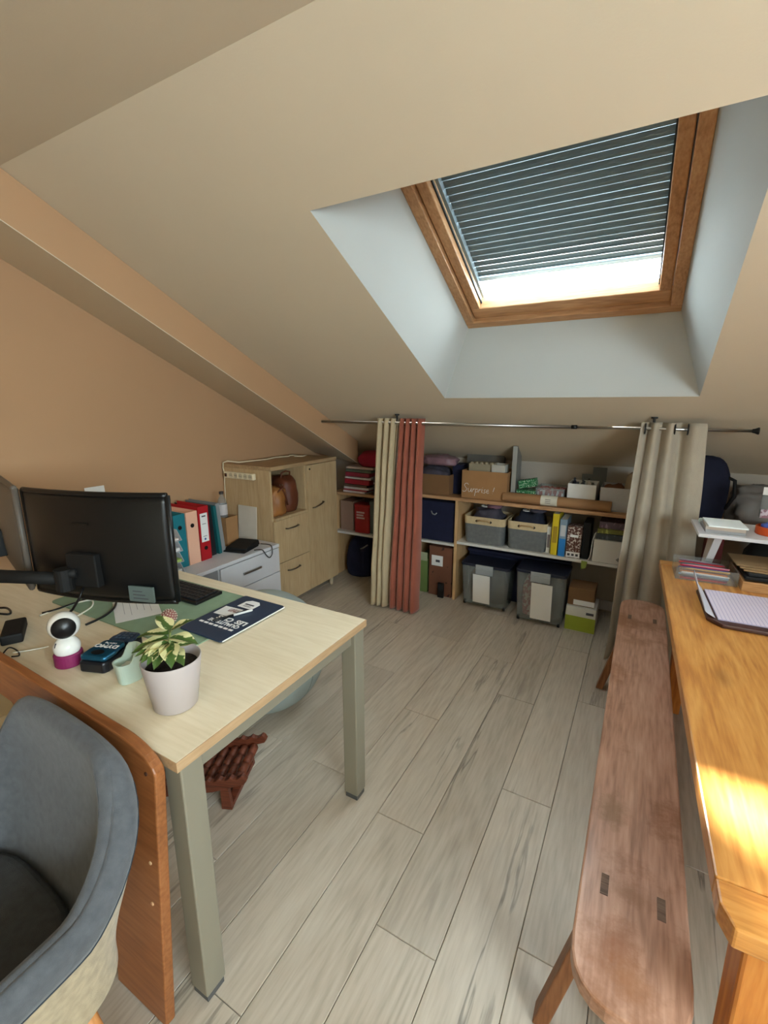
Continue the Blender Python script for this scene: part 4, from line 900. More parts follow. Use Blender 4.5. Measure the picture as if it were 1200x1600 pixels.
# ------------------------------------------------------------------ things on the white drawer unit
W0 = WZ + 0.0005
def binder(name, label, y, wid, col, hgt=0.318, lean=0.0, lab=False, x=-2.27, ring=True, hole_z=0.235):
    m = mat(name + '_card', col, 0.5, var=0.03)
    o = thing(name, label, 'binder', (x, y, W0), 0); o.rotation_euler = (R(lean), 0, 0)
    b = MB(); dep = 0.28
    MB().box(-0.003, 0.0, -wid / 2, wid / 2, 0, hgt).build('spine', m, o)
    for s_ in (-1, 1): MB().box(-dep, -0.0032, s_ * (wid / 2 - 0.0015) - 0.0015, s_ * (wid / 2 - 0.0015) + 0.0015, 0, hgt).build('cover', m, o)
    MB().box(-dep + 0.03, -0.02, -wid / 2 + 0.006, wid / 2 - 0.010, 0.005, hgt - 0.025).build('pages', PAPER, o)
    if ring: MB().lathe([(0.0125, 0), (0.0125, 0.002), (0.0095, 0.002), (0.0095, 0.0004), (0.0005, 0.0004)], 20).build('finger_hole', mat('finger_hole_dark', (40, 34, 34), 0.4, metal=0.4), o, loc=(0, 0, hole_z), rot=(0, R(90), 0))
    if lab:
        l_ = MB().box(0.0, 0.0008, -wid / 2 + 0.012, wid / 2 - 0.010, 0.115, 0.292).build('label', PAPER, o)
        for z_, h_ in ((0.27, 0.008), (0.225, 0.003), (0.148, 0.003)): MB().box(0.0009, 0.0012, -0.014, 0.014, z_, z_ + h_).build('label_line', INK, l_)
        MB().lathe([(0.007, 0), (0.007, 0.0006)], 16).build('label_mark', mat('blue_mark', (60, 90, 150), 0.5), l_, loc=(0.0009, 0, 0.132), rot=(0, R(90), 0))
    return o
binder('teal_binder', 'teal lever arch binder beside the paper trays', 1.648, 0.075, (26, 112, 124), 0.318, hole_z=0.24)
binder('pink_binder', 'pale pink lever arch binder between the teal and red ones', 1.732, 0.078, (226, 176, 150), 0.318, hole_z=0.235)
binder('red_binder', 'red lever arch binder with a white spine label', 1.815, 0.075, (168, 20, 30), 0.335, lab=True, hole_z=0.075)
binder('black_binder', 'narrow black binder right of the red one', 1.892, 0.045, (26, 26, 30), 0.32, lean=3, ring=False, x=-2.30)
binder('teal_folder', 'slim teal document folder leaning on the black binder', 1.940, 0.022, (24, 92, 96), 0.315, lean=4, ring=False, x=-2.29)
binder('grey_folder', 'slim grey folder leaning at the end of the binder row', 1.976, 0.028, (132, 134, 136), 0.325, lean=5, ring=False, x=-2.30)
tag(MB().box(-0.28, 0.0, -0.003, 0.003, 0, 0.325).build('green_folder', mat('sage_card', (150, 172, 138), 0.6), loc=(-2.285, 1.6055, W0)), 'pale green card folder standing behind the paper trays', 'folder')

TRAYM = clear('smoke_tray', (205, 205, 208), 0.25, 0.2)
ty0, ty1 = 1.345, 1.600
tr = thing('letter_trays', 'four stacked translucent paper trays behind the monitor', 'paper tray', (-2.215, (ty0 + ty1) / 2, W0))
hw_ = (ty1 - ty0) / 2
for i in range(4):
    z_ = 0.004 + i * 0.062; sh_x = 0.0
    tr1 = MB().box(-0.33, 0.02, -hw_, hw_, z_, z_ + 0.003).build('tray', TRAYM, tr)
    for s_ in (-1, 1):
        MB().prism([(-0.33, z_ + 0.0032), (0.02, z_ + 0.0032), (-0.02, z_ + 0.058), (-0.33, z_ + 0.058)], s_ * hw_ - (0.003 if s_ > 0 else 0), s_ * hw_ + (0 if s_ > 0 else 0.003), 'Y').build('tray_side', TRAYM, tr1)
for i, (c_, l_) in enumerate([((216, 214, 210), 'white papers in the lowest paper tray'), ((150, 176, 96), 'lime green papers in the second paper tray from below'), ((220, 218, 216), 'white papers in the third paper tray from below'), ((214, 208, 202), 'white papers in the topmost paper tray')]):
    tag(MB().box(-0.30, 0.01 + 0.008 * (i == 1), -hw_ + 0.012, hw_ - 0.012, 0, 0.016 if i != 3 else 0.010).build('paper_stack', mat('papers_%d' % i, c_, 0.8, var=0.04, scale=3, stretch=(1, 1, 90)), loc=(-2.217, (ty0 + ty1) / 2, W0 + 0.0075 + i * 0.062)), l_, 'papers', 'papers in the stacked trays')

# white sheet leaning on the wall behind the monitor
q1 = atx(105, 772, -2.55)
tag(MB().box(-0.002, 0.002, 0.035, 0.14, 0, 0.492).build('white_board', PAPER, loc=(-2.575, 1.30, W0), rot=(0, R(-3), 0)), 'white sheet of card leaning on the wall behind the monitor', 'card')

cb2 = thing('small_carton', 'small brown carton on the white cabinet holding a water bottle', 'box', (-2.42, 2.115, W0))
MB().box(-0.10, 0.055, -0.05, 0.05, 0, 0.012).build('base', CARDB, cb2)
for (a_, c_, d_, e_) in ((-0.10, 0.055, -0.05, -0.047), (-0.10, 0.055, 0.047, 0.05), (0.052, 0.055, -0.047, 0.047), (-0.10, -0.097, -0.047, 0.047)):
    MB().box(a_, c_, d_, e_, 0.0122, 0.195).build('wall_panel', CARDB, cb2)
wbt = thing('water_bottle', 'clear plastic water bottle with white label in the brown carton', 'bottle', (-2.445, 2.115, W0 + 0.0125))
MB().lathe([(0.028, 0), (0.032, 0.006), (0.032, 0.09), (0.030, 0.10), (0.032, 0.11), (0.032, 0.265), (0.024, 0.295), (0.012, 0.318), (0.012, 0.33)], 24).build('bottle_body', CLEARP, wbt, smooth=True)
MB().lathe([(0.0325, 0.19), (0.0325, 0.262)], 24, cap=False).build('label', mat('bottle_label', (196, 190, 190), 0.6, var=0.1, scale=40), wbt, smooth=True)
MB().lathe([(0.015, 0.331), (0.015, 0.346), (0.013, 0.348)], 16).build('cap', mat('dark_cap', (60, 52, 50), 0.5), wbt)
q = aty(378, 793, 2.285); q2 = aty(407, 845, 2.285)
tag(MB().box(-0.075, 0.10, -0.002, 0.002, 0, 0.235).build('white_card', mat('off_white_card', (206, 200, 188), 0.7), loc=(-2.40, 2.268, W0), rot=(R(-4), 0, 0)), 'off white card leaning on the side of the tall cabinet', 'card')
dv = thing('black_tablet_case', 'flat black device lying on the white cabinet', 'device', (-2.235, 2.06, W0), R(14))
MB().box(-0.085, 0.07, -0.075, 0.10, 0.001, 0.010).build('lower_plate', BLACKM, dv, bevel=0.003)
MB().hexa([(-0.085, -0.06, 0.0105), (0.075, -0.06, 0.0105), (0.075, 0.11, 0.0105), (-0.085, 0.11, 0.0105)], [(-0.08, -0.05, 0.028), (0.07, -0.05, 0.028), (0.07, 0.105, 0.046), (-0.08, 0.105, 0.046)]).build('case', BLACKM, dv, bevel=0.006)
cable('device_cable', 'thin black cable drooping over the edge of the white cabinet', [(-2.17, 2.17, W0 + 0.02), (-2.12, 2.19, W0 + 0.018), (-2.100, 2.20, W0 + 0.004), (-2.088, 2.19, W0 - 0.04), (-2.086, 2.16, W0 - 0.06), (-2.088, 2.13, W0 - 0.03), (-2.100, 2.11, W0 + 0.006), (-2.14, 2.08, W0 + 0.006)], 0.003, BLACKP)
# ------------------------------------------------------------------ things on the shelves
def span(u0, u1, v, y): return aty(u0, v, y).x, aty(u1, v, y).x
def sbox(name, label, cat, m, u0, u1, vt, y, dep, z0, bevel=0.002, rz=0.0, group=None, hgt=None):
    xa, xb = span(u0, u1, vt + 5, y); h_ = hgt or (aty((u0 + u1) / 2, vt, y).z - z0)
    o = MB().box(-(xb - xa) / 2, (xb - xa) / 2, 0, dep, 0, h_).build(name, m, bevel=bevel, loc=((xa + xb) / 2, y, z0 + 0.0008), rot=(0, 0, rz))
    return tag(o, label, cat, group)
def carton(name, label, m, u0, u1, vt, y, dep, z0, cat='box', hgt=None, th=0.004):
    """open topped carton: floor and four sides"""
    xa, xb = span(u0, u1, vt + 5, y); h_ = hgt or (aty((u0 + u1) / 2, vt, y).z - z0); w_ = (xb - xa) / 2
    o = thing(name, label, cat, ((xa + xb) / 2, y, z0 + 0.0008))
    MB().box(-w_, w_, 0, dep, 0, th).build('base', m, o)
    MB().box(-w_, w_, 0, th, th + 0.0003, h_).build('front_panel', m, o, bevel=0.0008)
    MB().box(-w_, w_, dep - th, dep, th + 0.0003, h_).build('back_panel', m, o, bevel=0.0008)
    for s_ in (-1, 1): MB().box(s_ * (w_ - th / 2) - th / 2, s_ * (w_ - th / 2) + th / 2, th + 0.0003, dep - th - 0.0003, th + 0.0003, h_).build('side_panel', m, o, bevel=0.0008)
    o['w'] = w_; o['h'] = h_
    return o
def heap(name, label, cat, m, loc, sx, sy, sz, seed, amp=0.25, freq=2.2, group=None, rz=0):
    return tag(lump(sx, sy, sz, seed, amp, freq).build(name, m, smooth=True, loc=loc, rot=(0, 0, rz)), label, cat, group)
S1 = 0.8205; S2 = 0.4825
# top shelf, left to right
c = carton('cardboard_tray', 'low brown cardboard tray next to the terracotta curtain', CARDB2, 640, 702, 741, 3.25, 0.26, S1)
GREYCL = mat('grey_clothes', (70, 66, 78), 0.9, var=0.3, scale=14, bump=0.4)
MAUVE = mat('mauve_cloth', (120, 88, 100), 0.85, var=0.25, scale=12, bump=0.4)
px = c.location.x
heap('grey_clothes', 'dark grey clothes in the low cardboard tray', 'clothes', GREYCL, (px, 3.375, S1 + 0.006), c['w'] * 1.75, 0.23, 0.20, 11, 0.22)
heap('mauve_bag', 'mauve plastic bag piled on the grey clothes', 'bag', mat('mauve_plastic', (124, 96, 106), 0.35, var=0.3, scale=9, bump=0.5, bscale=40), (px + 0.05, 3.37, S1 + 0.222), c['w'] * 1.6, 0.20, 0.075, 21, 0.3)
sbox('navy_case', 'small navy case between the cardboard tray and the lettered box', 'case', NAVYF, 707, 721, 726, 3.34, 0.14, S1, 0.006)
sb_ = carton('lettered_box', 'brown cardboard box with white handwritten lettering', CARDB, 722, 793, 737, 3.245, 0.25, S1)
# handwriting as thin raised strokes
HW = {'S': [[(.62, .85), (.5, 1.0), (.25, .98), (.12, .78), (.3, .55), (.5, .38), (.42, .1), (.15, .0), (0, .12)]],
      'u': [[(0, .45), (.02, .15), (.15, .02), (.32, .15), (.38, .45)], [(.38, .45), (.38, .1), (.48, .04)]],
      'r': [[(0, .05), (.08, .45), (.12, .3), (.28, .45)]],
      'p': [[(.05, .45), (0, -.4)], [(.03, .3), (.18, .46), (.34, .32), (.28, .1), (.04, .06)]],
      'i': [[(.05, .45), (.04, .1), (.14, .04)], [(.08, .62), (.09, .65)]],
      's': [[(.26, .42), (.08, .42), (.1, .27), (.24, .16), (.16, .02), (0, .06)]],
      'e': [[(.03, .22), (.28, .28), (.22, .46), (.05, .36), (.06, .1), (.22, .02), (.36, .12)]],
      '!': [[(.12, .75), (.03, .25)], [(.0, .05), (.01, .03)]]}
xw = -sb_['w'] + 0.008; k_ = 0.062
for chh in 'Surprise !':
    if chh == ' ': xw += 0.022; continue
    for st_ in HW[chh]:
        P_ = [(xw + (a_ + 0.12 * c2) * k_, -0.0012, 0.045 + c2 * k_ * 1.05) for a_, c2 in st_]
        if len(P_) < 2: continue
        MB().tube(P_, 0.0016, 5).build('lettering', WHITEINK, sb_)
    xw += (max(a_ for st_ in HW[chh] for a_, c2 in st_) + 0.10) * k_ * 0.93
z1 = S1 + sb_['h'] + 0.0015
# items standing in the lettered box
KR = mat('kraft_pulp', (150, 140, 118), 0.85, var=0.08)
o = thing('egg_carton', 'grey pulp egg carton poking out of the lettered box', 'carton', (sb_.location.x - 0.045, 3.30, S1 + 0.006))
xa, xb = span(727, 765, 728, 3.30)
hh = aty(745, 722, 3.30).z - (S1 + 0.006); w_ = (xb - xa) / 2
MB().box(-w_, w_, 0, 0.16, 0, hh - 0.012).build('body', KR, o, bevel=0.004)
for i in range(5): MB().lathe([(0.016, 0), (0.010, 0.010), (0.004, 0.013)], 10).build('bump', KR, o, loc=(-w_ + 0.018 + i * (2 * w_ - 0.036) / 4, 0.018, hh - 0.012))
cpt = carton('small_white_tray', 'small pale tray next to the egg carton in the lettered box', mat('pale_card', (186, 184, 176), 0.7), 768, 789, 727, 3.28, 0.12, S1 + 0.006)
sbox('grey_box', 'flat grey box standing at the back behind the egg carton', 'box', mat('grey_card', (96, 92, 86), 0.8), 730, 788, 709, 3.515, 0.045, S1, 0.002)
# catalogue leaning upright
ct = thing('upright_catalogue', 'pale grey catalogue standing upright right of the lettered box', 'magazine', (aty(803, 740, 3.30).x, 3.30, S1 + 0.0008), R(4))
hh = aty(797, 697, 3.30).z - S1
MB().box(-0.016, 0.016, 0, 0.20, 0, hh).build('cover', mat('catalogue_cover', (120, 122, 120), 0.4, var=0.25, scale=20), ct, bevel=0.001)
MB().box(-0.0155, 0.0155, -0.002, -0.0002, 0.002, hh - 0.002).build('spine', mat('grey_spine', (150, 150, 146), 0.6), ct)
GRN = pattern('green_print', (24, 110, 62), (190, 214, 190), 120, 0.58)
xa, xb = span(806, 836, 757, 3.26)
o = tag(MB().box(0, xb - xa, 0, 0.12, 0, 0.085).build('green_packet', GRN, loc=(xa, 3.29, S1 + 0.001), bevel=0.002), 'green and white printed packet lying behind the paper roll', 'packet')
xa, xb = span(812, 840, 740, 3.32)
o = tag(MB().box(0, xb - xa, 0, 0.07, 0, 0.055).build('tilted_packet', GRN, loc=(xa, 3.33, S1 + 0.089), rot=(0, R(-12), 0), bevel=0.002), 'green printed packet tilted on top of the other green packet', 'packet')
xa, xb = span(838, 884, 750, 3.30)
cbx = thing('clear_box', 'clear lidded box of red and white packets on the top shelf', 'box', (xa, 3.30, S1 + 0.001))
w_ = xb - xa
MB().box(0, w_, 0, 0.20, 0, 0.003).build('base', CLEARP, cbx)
for (a_, c_, d_, e_) in ((0, w_, 0, 0.003), (0, w_, 0.197, 0.20), (0, 0.003, 0.003, 0.197), (w_ - 0.003, w_, 0.003, 0.197)): MB().box(a_, c_, d_, e_, 0.003, 0.112).build('wall_panel', CLEARP, cbx)
RDW = pattern('red_white_print', (176, 40, 50), (220, 206, 206), 60, 0.5, stretch=(1, 1, 0.2))
for i in range(2): tag(MB().box(0.01, w_ - 0.01, 0.01, 0.19, 0, 0.045).build('red_packet', RDW, loc=(xa, 3.30, S1 + 0.005 + i * 0.048), bevel=0.002), ['red and white packet at the bottom of the clear box', 'red and white packet on top in the clear box'][i], 'packet', 'packets in the clear box')
wt = carton('bottle_tray', 'white tray of small craft bottles on the top shelf', mat('white_tray_card', (206, 206, 204), 0.6), 887, 932, 757, 3.27, 0.20, S1)
cols = [(190, 40, 44), (60, 44, 40), (32, 32, 36), (180, 170, 150), (84, 100, 84), (36, 40, 60), (150, 60, 60), (70, 76, 70), (200, 196, 190), (48, 56, 48)]
lbls = ['red', 'brown', 'black', 'beige', 'grey green', 'navy', 'rose', 'slate', 'white', 'dark green']
for i in range(10):
    cc = i % 5; rr = i // 5
    o = thing('craft_bottle', lbls[i] + ' craft bottle standing in the white tray', 'bottle', (wt.location.x - wt['w'] + 0.028 + cc * (2 * wt['w'] - 0.056) / 4, 3.305 + rr * 0.07, S1 + 0.006), 0, 'craft bottles in the white tray')
    hb = 0.150 + 0.018 * ((i * 7) % 3)
    MB().lathe([(0.013, 0), (0.014, 0.003), (0.014, hb - 0.03), (0.006, hb - 0.018), (0.006, hb - 0.012)], 14).build('bottle_body', mat('craft_%d' % i, cols[i], 0.4), o, smooth=False)
    MB().lathe([(0.008, hb - 0.0115), (0.007, hb)], 12).build('cap', BLACKP if i % 3 else PAPER, o)
xa, xb = span(918, 942, 740, 3.50)
for i, (x_, h_, l_) in enumerate(((xa + 0.01, 0.26, 'short grey card propped behind the white bottle tray'), (xb - 0.02, 0.31, 'tall grey card propped behind the white bottle tray'))):
    tag(MB().box(-0.045, 0.045, -0.003, 0.003, 0, h_ - 0.06).build('grey_card', mat('slate_card', (92, 96, 96), 0.6), loc=(x_, 3.50 + i * 0.015, S1 + 0.001), rot=(R(-6), 0, R(3))), l_, 'card', 'grey cards behind the bottle tray')
# paper roll
xa, xb = span(786, 957, 777, 3.24)
rl = thing('paper_roll', 'long roll of brown kraft paper with a white label on the shelf edge', 'paper roll', (xa, 3.255, S1 + 0.036), R(-1))
MB().tube([(0, 0, 0), (xb - xa, 0, 0)], 0.0345, 28).build('roll', mat('kraft_paper', (150, 112, 76), 0.75, var=0.05, scale=8), rl, smooth=False)
MB().tube([(0.375 * (xb - xa), 0, 0), (0.53 * (xb - xa), 0, 0)], 0.0353, 28).build('label', mat('label_cream', (206, 202, 188), 0.7), rl)
MB().tube([(-0.001, 0, 0), (0.002, 0, 0)], 0.020, 20).build('core', CARDB2, rl)
for i in range(3): MB().box(0.42 * (xb - xa), 0.47 * (xb - xa), -0.0358, -0.0354, 0.012 - 0.012 * i, 0.015 - 0.012 * i).build('label_line', INK, rl)
# pale bin at the right end of the top shelf
bn2 = carton('pale_bin', 'pale translucent bin of brown scraps at the right end of the top shelf', clear('frosted_bin', (210, 214, 220), 0.25, 0.2), 938, 1010, 764, 3.27, 0.24, S1)
heap('brown_scraps', 'brown leather scraps in the pale bin', 'scraps', mat('leather_scraps', (120, 78, 50), 0.7, var=0.3, scale=12), (bn2.location.x - 0.06, 3.39, S1 + 0.006), 0.17, 0.2, 0.155, 33, 0.3)
heap('cream_pouch', 'cream cloth pouch leaning out of the pale bin behind the curtain', 'pouch', mat('cream_cloth', (176, 160, 136), 0.9), (bn2.location.x + 0.07, 3.40, S1 + 0.006), 0.13, 0.18, 0.24, 37, 0.2)

# middle shelf
nb = thing('navy_cube', 'navy fabric storage cube beside the terracotta curtain', 'storage box', (-1.36, 3.235, 0.456))
MB().box(-0.155, 0.155, 0, 0.28, 0, 0.315).build('box_body', NAVYF, nb, bevel=0.006)
MB().tube([(-0.035, -0.001, 0.235), (-0.02, -0.008, 0.215), (0.0, -0.010, 0.21), (0.015, -0.008, 0.225)], 0.005, 8).build('handle', mat('grey_webbing', (150, 150, 150), 0.5), nb, smooth=True)
BASK = mat('grey_felt_basket', (104, 106, 106), 0.95, var=0.12, scale=40, bump=0.3, bscale=300)
BAND = mat('cream_canvas', (196, 176, 140), 0.9, var=0.06, scale=40, bump=0.3, bscale=300)
def basket(name, label, u0, u1, vt, y):
    xa, xb = span(u0, u1, vt + 30, y); h_ = 0.205; w_ = (xb - xa) / 2; dep = 0.27
    o = thing(name, label, 'basket', ((xa + xb) / 2, y, S2 + 0.0008), 0, 'grey felt baskets on the middle shelf')
    zt = h_ * 0.72
    def ring(k0, k1, a_, c_):
        b = MB(); q0 = [Vector(p + (a_,)) for p in rrect(-w_ * k0, w_ * k0, dep * (1 - k0) / 2, dep * (1 + k0) / 2, 0.03)]
        q1 = [Vector(p + (c_,)) for p in rrect(-w_ * k1, w_ * k1, dep * (1 - k1) / 2, dep * (1 + k1) / 2, 0.03)]
        n_ = len(q0); b.add(q0 + q1, [(i, (i + 1) % n_, n_ + (i + 1) % n_, n_ + i) for i in range(n_)]); return b
    r1 = ring(0.93, 0.985, 0, zt); r1.f.append(tuple(range(19, -1, -1))); r1.build('basket_body', BASK, o, solid=0.004)
    ring(0.99, 1.0, zt + 0.0005, h_).build('canvas_band', BAND, o, solid=0.005)
    MB().tube([(-0.05, -0.004, h_ - 0.032), (-0.03, -0.012, h_ - 0.024), (0.03, -0.012, h_ - 0.024), (0.05, -0.004, h_ - 0.032)], 0.006, 8).build('rope_handle', mat('rope', (170, 140, 100), 0.9), o, smooth=True)
    for s_ in (-1, 1): MB().lathe([(0.009, 0), (0.009, 0.002), (0.006, 0.003)], 14).build('eyelet', BLACKM, o, loc=(s_ * 0.052, -0.003, h_ - 0.031), rot=(R(90), 0, 0))
    return o, w_, h_
for (nm, lb, u0, u1, vt, y, c1, c2, sd) in (('left', 'grey felt basket with cream band, next to the shelf upright', 724, 787, 803, 3.23, GREYCL, MAUVE, 41), ('right', 'grey felt basket with cream band, next to the yellow book', 791, 853, 812, 3.235, mat('blue_black_cloth', (34, 38, 54), 0.8, var=0.3, scale=12, bump=0.3), GREYCL, 55)):
    o, w_, h_ = basket('felt_basket', lb, u0, u1, vt, y)
    heap('folded_clothes', 'dark crumpled clothes heaped in the %s basket' % ('felt basket by the upright' if nm == 'left' else 'felt basket by the yellow book'), 'clothes', c1, (o.location.x, y + 0.135, S2 + 0.008), w_ * 1.66, 0.22, 0.255, sd, 0.2, 2.6)
    heap('small_garment', '%s garment on top of the %s' % ('mauve' if nm == 'left' else 'grey', 'clothes in the felt basket by the upright' if nm == 'left' else 'clothes in the felt basket by the yellow book'), 'clothes', c2, (o.location.x + 0.05, y + 0.12, S2 + 0.266), 0.11, 0.12, 0.04, sd + 3, 0.3, 2.6)
    MB_ = tag(MB().tube([(-0.04 + 0.03 * math.cos(a_ / 10 * 2 * math.pi), 0.03 * math.sin(a_ / 10 * 2 * math.pi), 0) for a_ in range(10)], 0.004, 6, True).build('white_ring', PAPER, loc=(o.location.x + 0.015, y + 0.11, S2 + 0.270)), 'white cord ring lying on the clothes in the %s' % ('felt basket by the upright' if nm == 'left' else 'felt basket by the yellow book'), 'cord')
# books
def book(name, label, u0, u1, vt, y, col, dep=0.20, cover=None, lines=None, rz=0):
    xa, xb = span(u0, u1, vt + 20, y); h_ = aty((u0 + u1) / 2, vt, y).z - S2; w_ = (xb - xa) / 2
    o = thing(name, label, 'book', ((xa + xb) / 2, y, S2 + 0.0008), rz)
    m = cover or mat(name + '_cover', col, 0.5, var=0.04)
    MB().box(-w_, w_, 0, 0.003, 0, h_).build('spine', m, o, bevel=0.0008)
    for s_ in (-1, 1): MB().box(s_ * (w_ - 0.001) - 0.001, s_ * (w_ - 0.001) + 0.001, 0.0032, dep, 0, h_).build('cover', m, o)
    MB().box(-w_ + 0.0025, w_ - 0.0025, 0.0034, dep - 0.004, 0.003, h_ - 0.003).build('pages', PAPER, o)
    for (za, zc_, c_) in (lines or []): MB().box(-w_ * 0.7, w_ * 0.7, -0.0009, -0.0002, h_ * za, h_ * zc_).build('spine_print', mat('print_%d_%d_%d' % c_, c_, 0.6), o)
    return o
book('white_booklet', 'slim white booklet left of the yellow book', 854, 860, 823, 3.26, (204, 204, 198), lines=[(0.2, 0.7, (120, 110, 110))])
book('yellow_book', 'tall yellow book on the middle shelf', 863, 873, 803, 3.23, (206, 180, 30), lines=[(0.3, 0.7, (160, 130, 30))])
bb_ = book('blue_book', 'blue and grey book right of the yellow one', 874, 885, 812, 3.225, (120, 140, 156), lines=[(0.55, 0.85, (190, 190, 190))])
MB().box(-0.0212, 0.0212, -0.0014, -0.0010, 0.0, 0.125).build('spine_print', mat('bright_blue', (30, 120, 190), 0.5), bb_)
bx2 = sbox('puzzle_box', 'small box with brown and white photo print beside the blue book', 'box', pattern('coffee_print', (84, 48, 38), (190, 176, 166), 70, 0.55), 887, 910, 823, 3.225, 0.09, S2, 0.001)
xa, xb = span(887, 910, 840, 3.225); w_ = (xb - xa) / 2 - 0.003
MB().box(-w_, w_, -0.0012, -0.0003, 0.004, 0.042).build('white_band', PAPER, bx2)
for i in range(3): MB().box(-w_ + 0.008 + i * 0.026, -w_ + 0.024 + i * 0.026, -0.0018, -0.0013, 0.014, 0.030).build('band_mark', INK, bx2)
MB().box(-w_ * 0.6, w_ * 0.6, -0.0012, -0.0003, 0.145, 0.162).build('name_plate', PAPER, bx2)
sbox('black_sleeve', 'black sleeve standing right of the small photo box', 'sleeve', BLACKM, 912, 924, 817, 3.235, 0.18, S2, 0.004)
tag(MB().tube([(0, 0, 0.004), (0.012, 0, 0.03), (0.016, 0, 0.13), (0.026, 0, 0.185), (0.034, 0, 0.2)], 0.003, 8).build('white_strap', PAPER, smooth=True, loc=(aty(921, 850, 3.22).x, 3.222, S2)), 'pale strap hanging on the black sleeve', 'strap')
wbx = sbox('white_carton', 'plain white carton on the middle shelf beside the greige curtain', 'box', mat('white_carton_card', (206, 203, 196), 0.7, var=0.02), 927, 1012, 848, 3.22, 0.26, S2, 0.002)
MB().box(-0.010, 0.010, -0.0008, -0.0002, -0.010, 0.010).build('diamond_mark', mat('grey_mark', (120, 118, 112), 0.7), wbx, loc=(0.0, 0, 0.032), rot=(0, R(45), 0))
zz = S2 + wbx.dimensions.z + 0.002
zz = aty(965, 848, 3.22).z + 0.003
gm = [('dark game box', (56, 62, 66), 0.04, 'dark flat game box lying on the white carton'), ('olive game box', (120, 122, 60), 0.03, 'olive green game box in the pile on the white carton'), ('patterned game box', (96, 80, 92), 0.045, 'purple patterned game box on top of the pile on the white carton')]
for i, (nm, c_, h_, l_) in enumerate(gm):
    xa, xb = span(931 + i * 1.5, 1004 - i * 5, 840, 3.24)
    o = tag(MB().box(-(xb - xa) / 2, (xb - xa) / 2, 0, 0.2, 0, h_).build('game_box', pattern('game_%d' % i, c_, tuple(min(255, int(x_ * 1.5)) for x_ in c_), 40, 0.58), loc=((xa + xb) / 2, 3.235 + 0.01 * i, zz), rot=(0, 0, R((-2, 3, -1)[i])), bevel=0.002), l_, 'box', 'game boxes on the white carton'); zz += h_ + 0.001
o = tag(MB().hexa([(-0.017, -0.001, -0.055), (0.012, -0.001, -0.045), (0.012, 0, -0.045), (-0.017, 0, -0.055)], [(-0.018, -0.001, 0.004), (0.02, -0.001, 0.002), (0.02, 0, 0.002), (-0.018, 0, 0.004)]).build('green_tape', mat('lime_tape', (132, 150, 70), 0.6), loc=(aty(913, 875, 3.208).x, 3.209, 0.475)), 'strip of lime green tape hanging on the shelf edge', 'tape')

# floor level under the shelves
nbx = thing('navy_chest', 'large navy storage chest behind the clear bins', 'storage box', (-0.74, 3.40, 0.001))
MB().box(-0.39, 0.36, 0, 0.17, 0, 0.36).build('box_body', NAVYF, nbx, bevel=0.008)
MB().box(-0.40, 0.37, -0.008, 0.172, 0.362, 0.385).build('lid', mat('navy_lid', (24, 28, 56), 0.6), nbx, bevel=0.004)
PINKM = pattern('pink_contents', (196, 120, 120), (220, 196, 190), 40, 0.52)
LIDN = mat('bin_lid_navy', (26, 30, 48), 0.45)
def bin_(name, label, u0, u1, vt, y, dep, cont, paper_u, seed):
    xa, xb = span(u0, u1, vt + 30, y); w_ = (xb - xa) / 2; h_ = aty((u0 + u1) / 2, vt, y).z
    o = thing(name, label, 'storage bin', ((xa + xb) / 2, y, 0.0), 0)
    def wall(k0, k1, a_, c_):
        b = MB(); q0 = [Vector(p + (a_,)) for p in rrect(-w_ * k0, w_ * k0, dep * (1 - k0) / 2, dep * (1 + k0) / 2, 0.03)]; q1 = [Vector(p + (c_,)) for p in rrect(-w_ * k1, w_ * k1, dep * (1 - k1) / 2, dep * (1 + k1) / 2, 0.03)]
        n_ = len(q0); b.add(q0 + q1, [(i, (i + 1) % n_, n_ + (i + 1) % n_, n_ + i) for i in range(n_)] + [tuple(range(n_ - 1, -1, -1))]); return b
    zt = h_ - 0.02
    wall(0.90, 0.99, 0.022, zt).build('bin_body', CLEARP, o, solid=0.002)
    MB().prism(rrect(-w_ * 1.02, w_ * 1.02, -0.004, dep + 0.004, 0.03), zt + 0.0015, zt + 0.022, 'Z').build('lid', LIDN, o, bevel=0.004)
    for s_ in (-1,):
        MB().box(-0.065, 0.065, -0.016, -0.0045, zt - 0.05, zt + 0.024).build('latch', clear('latch_clear', (190, 195, 198), 0.3, 0.25), o, bevel=0.003)
        MB().box(-0.065, 0.065, -0.02, -0.0165, zt - 0.012, zt - 0.004).build('latch_rib', mat('latch_rib', (150, 154, 156), 0.4), o)
    for s_ in (-1, 1):
        for y_ in (0.03, dep - 0.03):
            MB().lathe([(0.016, -0.008), (0.018, -0.006), (0.018, 0.006), (0.016, 0.008)], 14).build('wheel', BLACKM, o, loc=(s_ * (w_ * 0.82), y_, 0.019), rot=(0, R(90), 0))
    MB().box(paper_u[0] * w_, paper_u[1] * w_, 0.002, 0.0032, 0.045, zt - 0.045).build('paper_label', PAPER, o, rot=(R(6), 0, 0), loc=(0, -0.006, 0))
    for i, (m, kx, ks, kz) in enumerate(cont):
        heap(m[1], m[2], 'clothes', m[0], (o.location.x + kx * w_, y + dep * 0.55, 0.026 + (0.0 if i == 0 else 0)), ks * w_, dep * 0.66, zt * kz, seed + i, 0.16, 2.4)
    return o
cloth_m = mat('grey_green_cloth', (96, 104, 104), 0.9, var=0.3, scale=10, bump=0.3); cloth_k = mat('khaki_cloth', (128, 112, 92), 0.9, var=0.3, scale=10, bump=0.3); cloth_d = mat('charcoal_cloth', (58, 60, 64), 0.9, var=0.3, scale=10, bump=0.3)
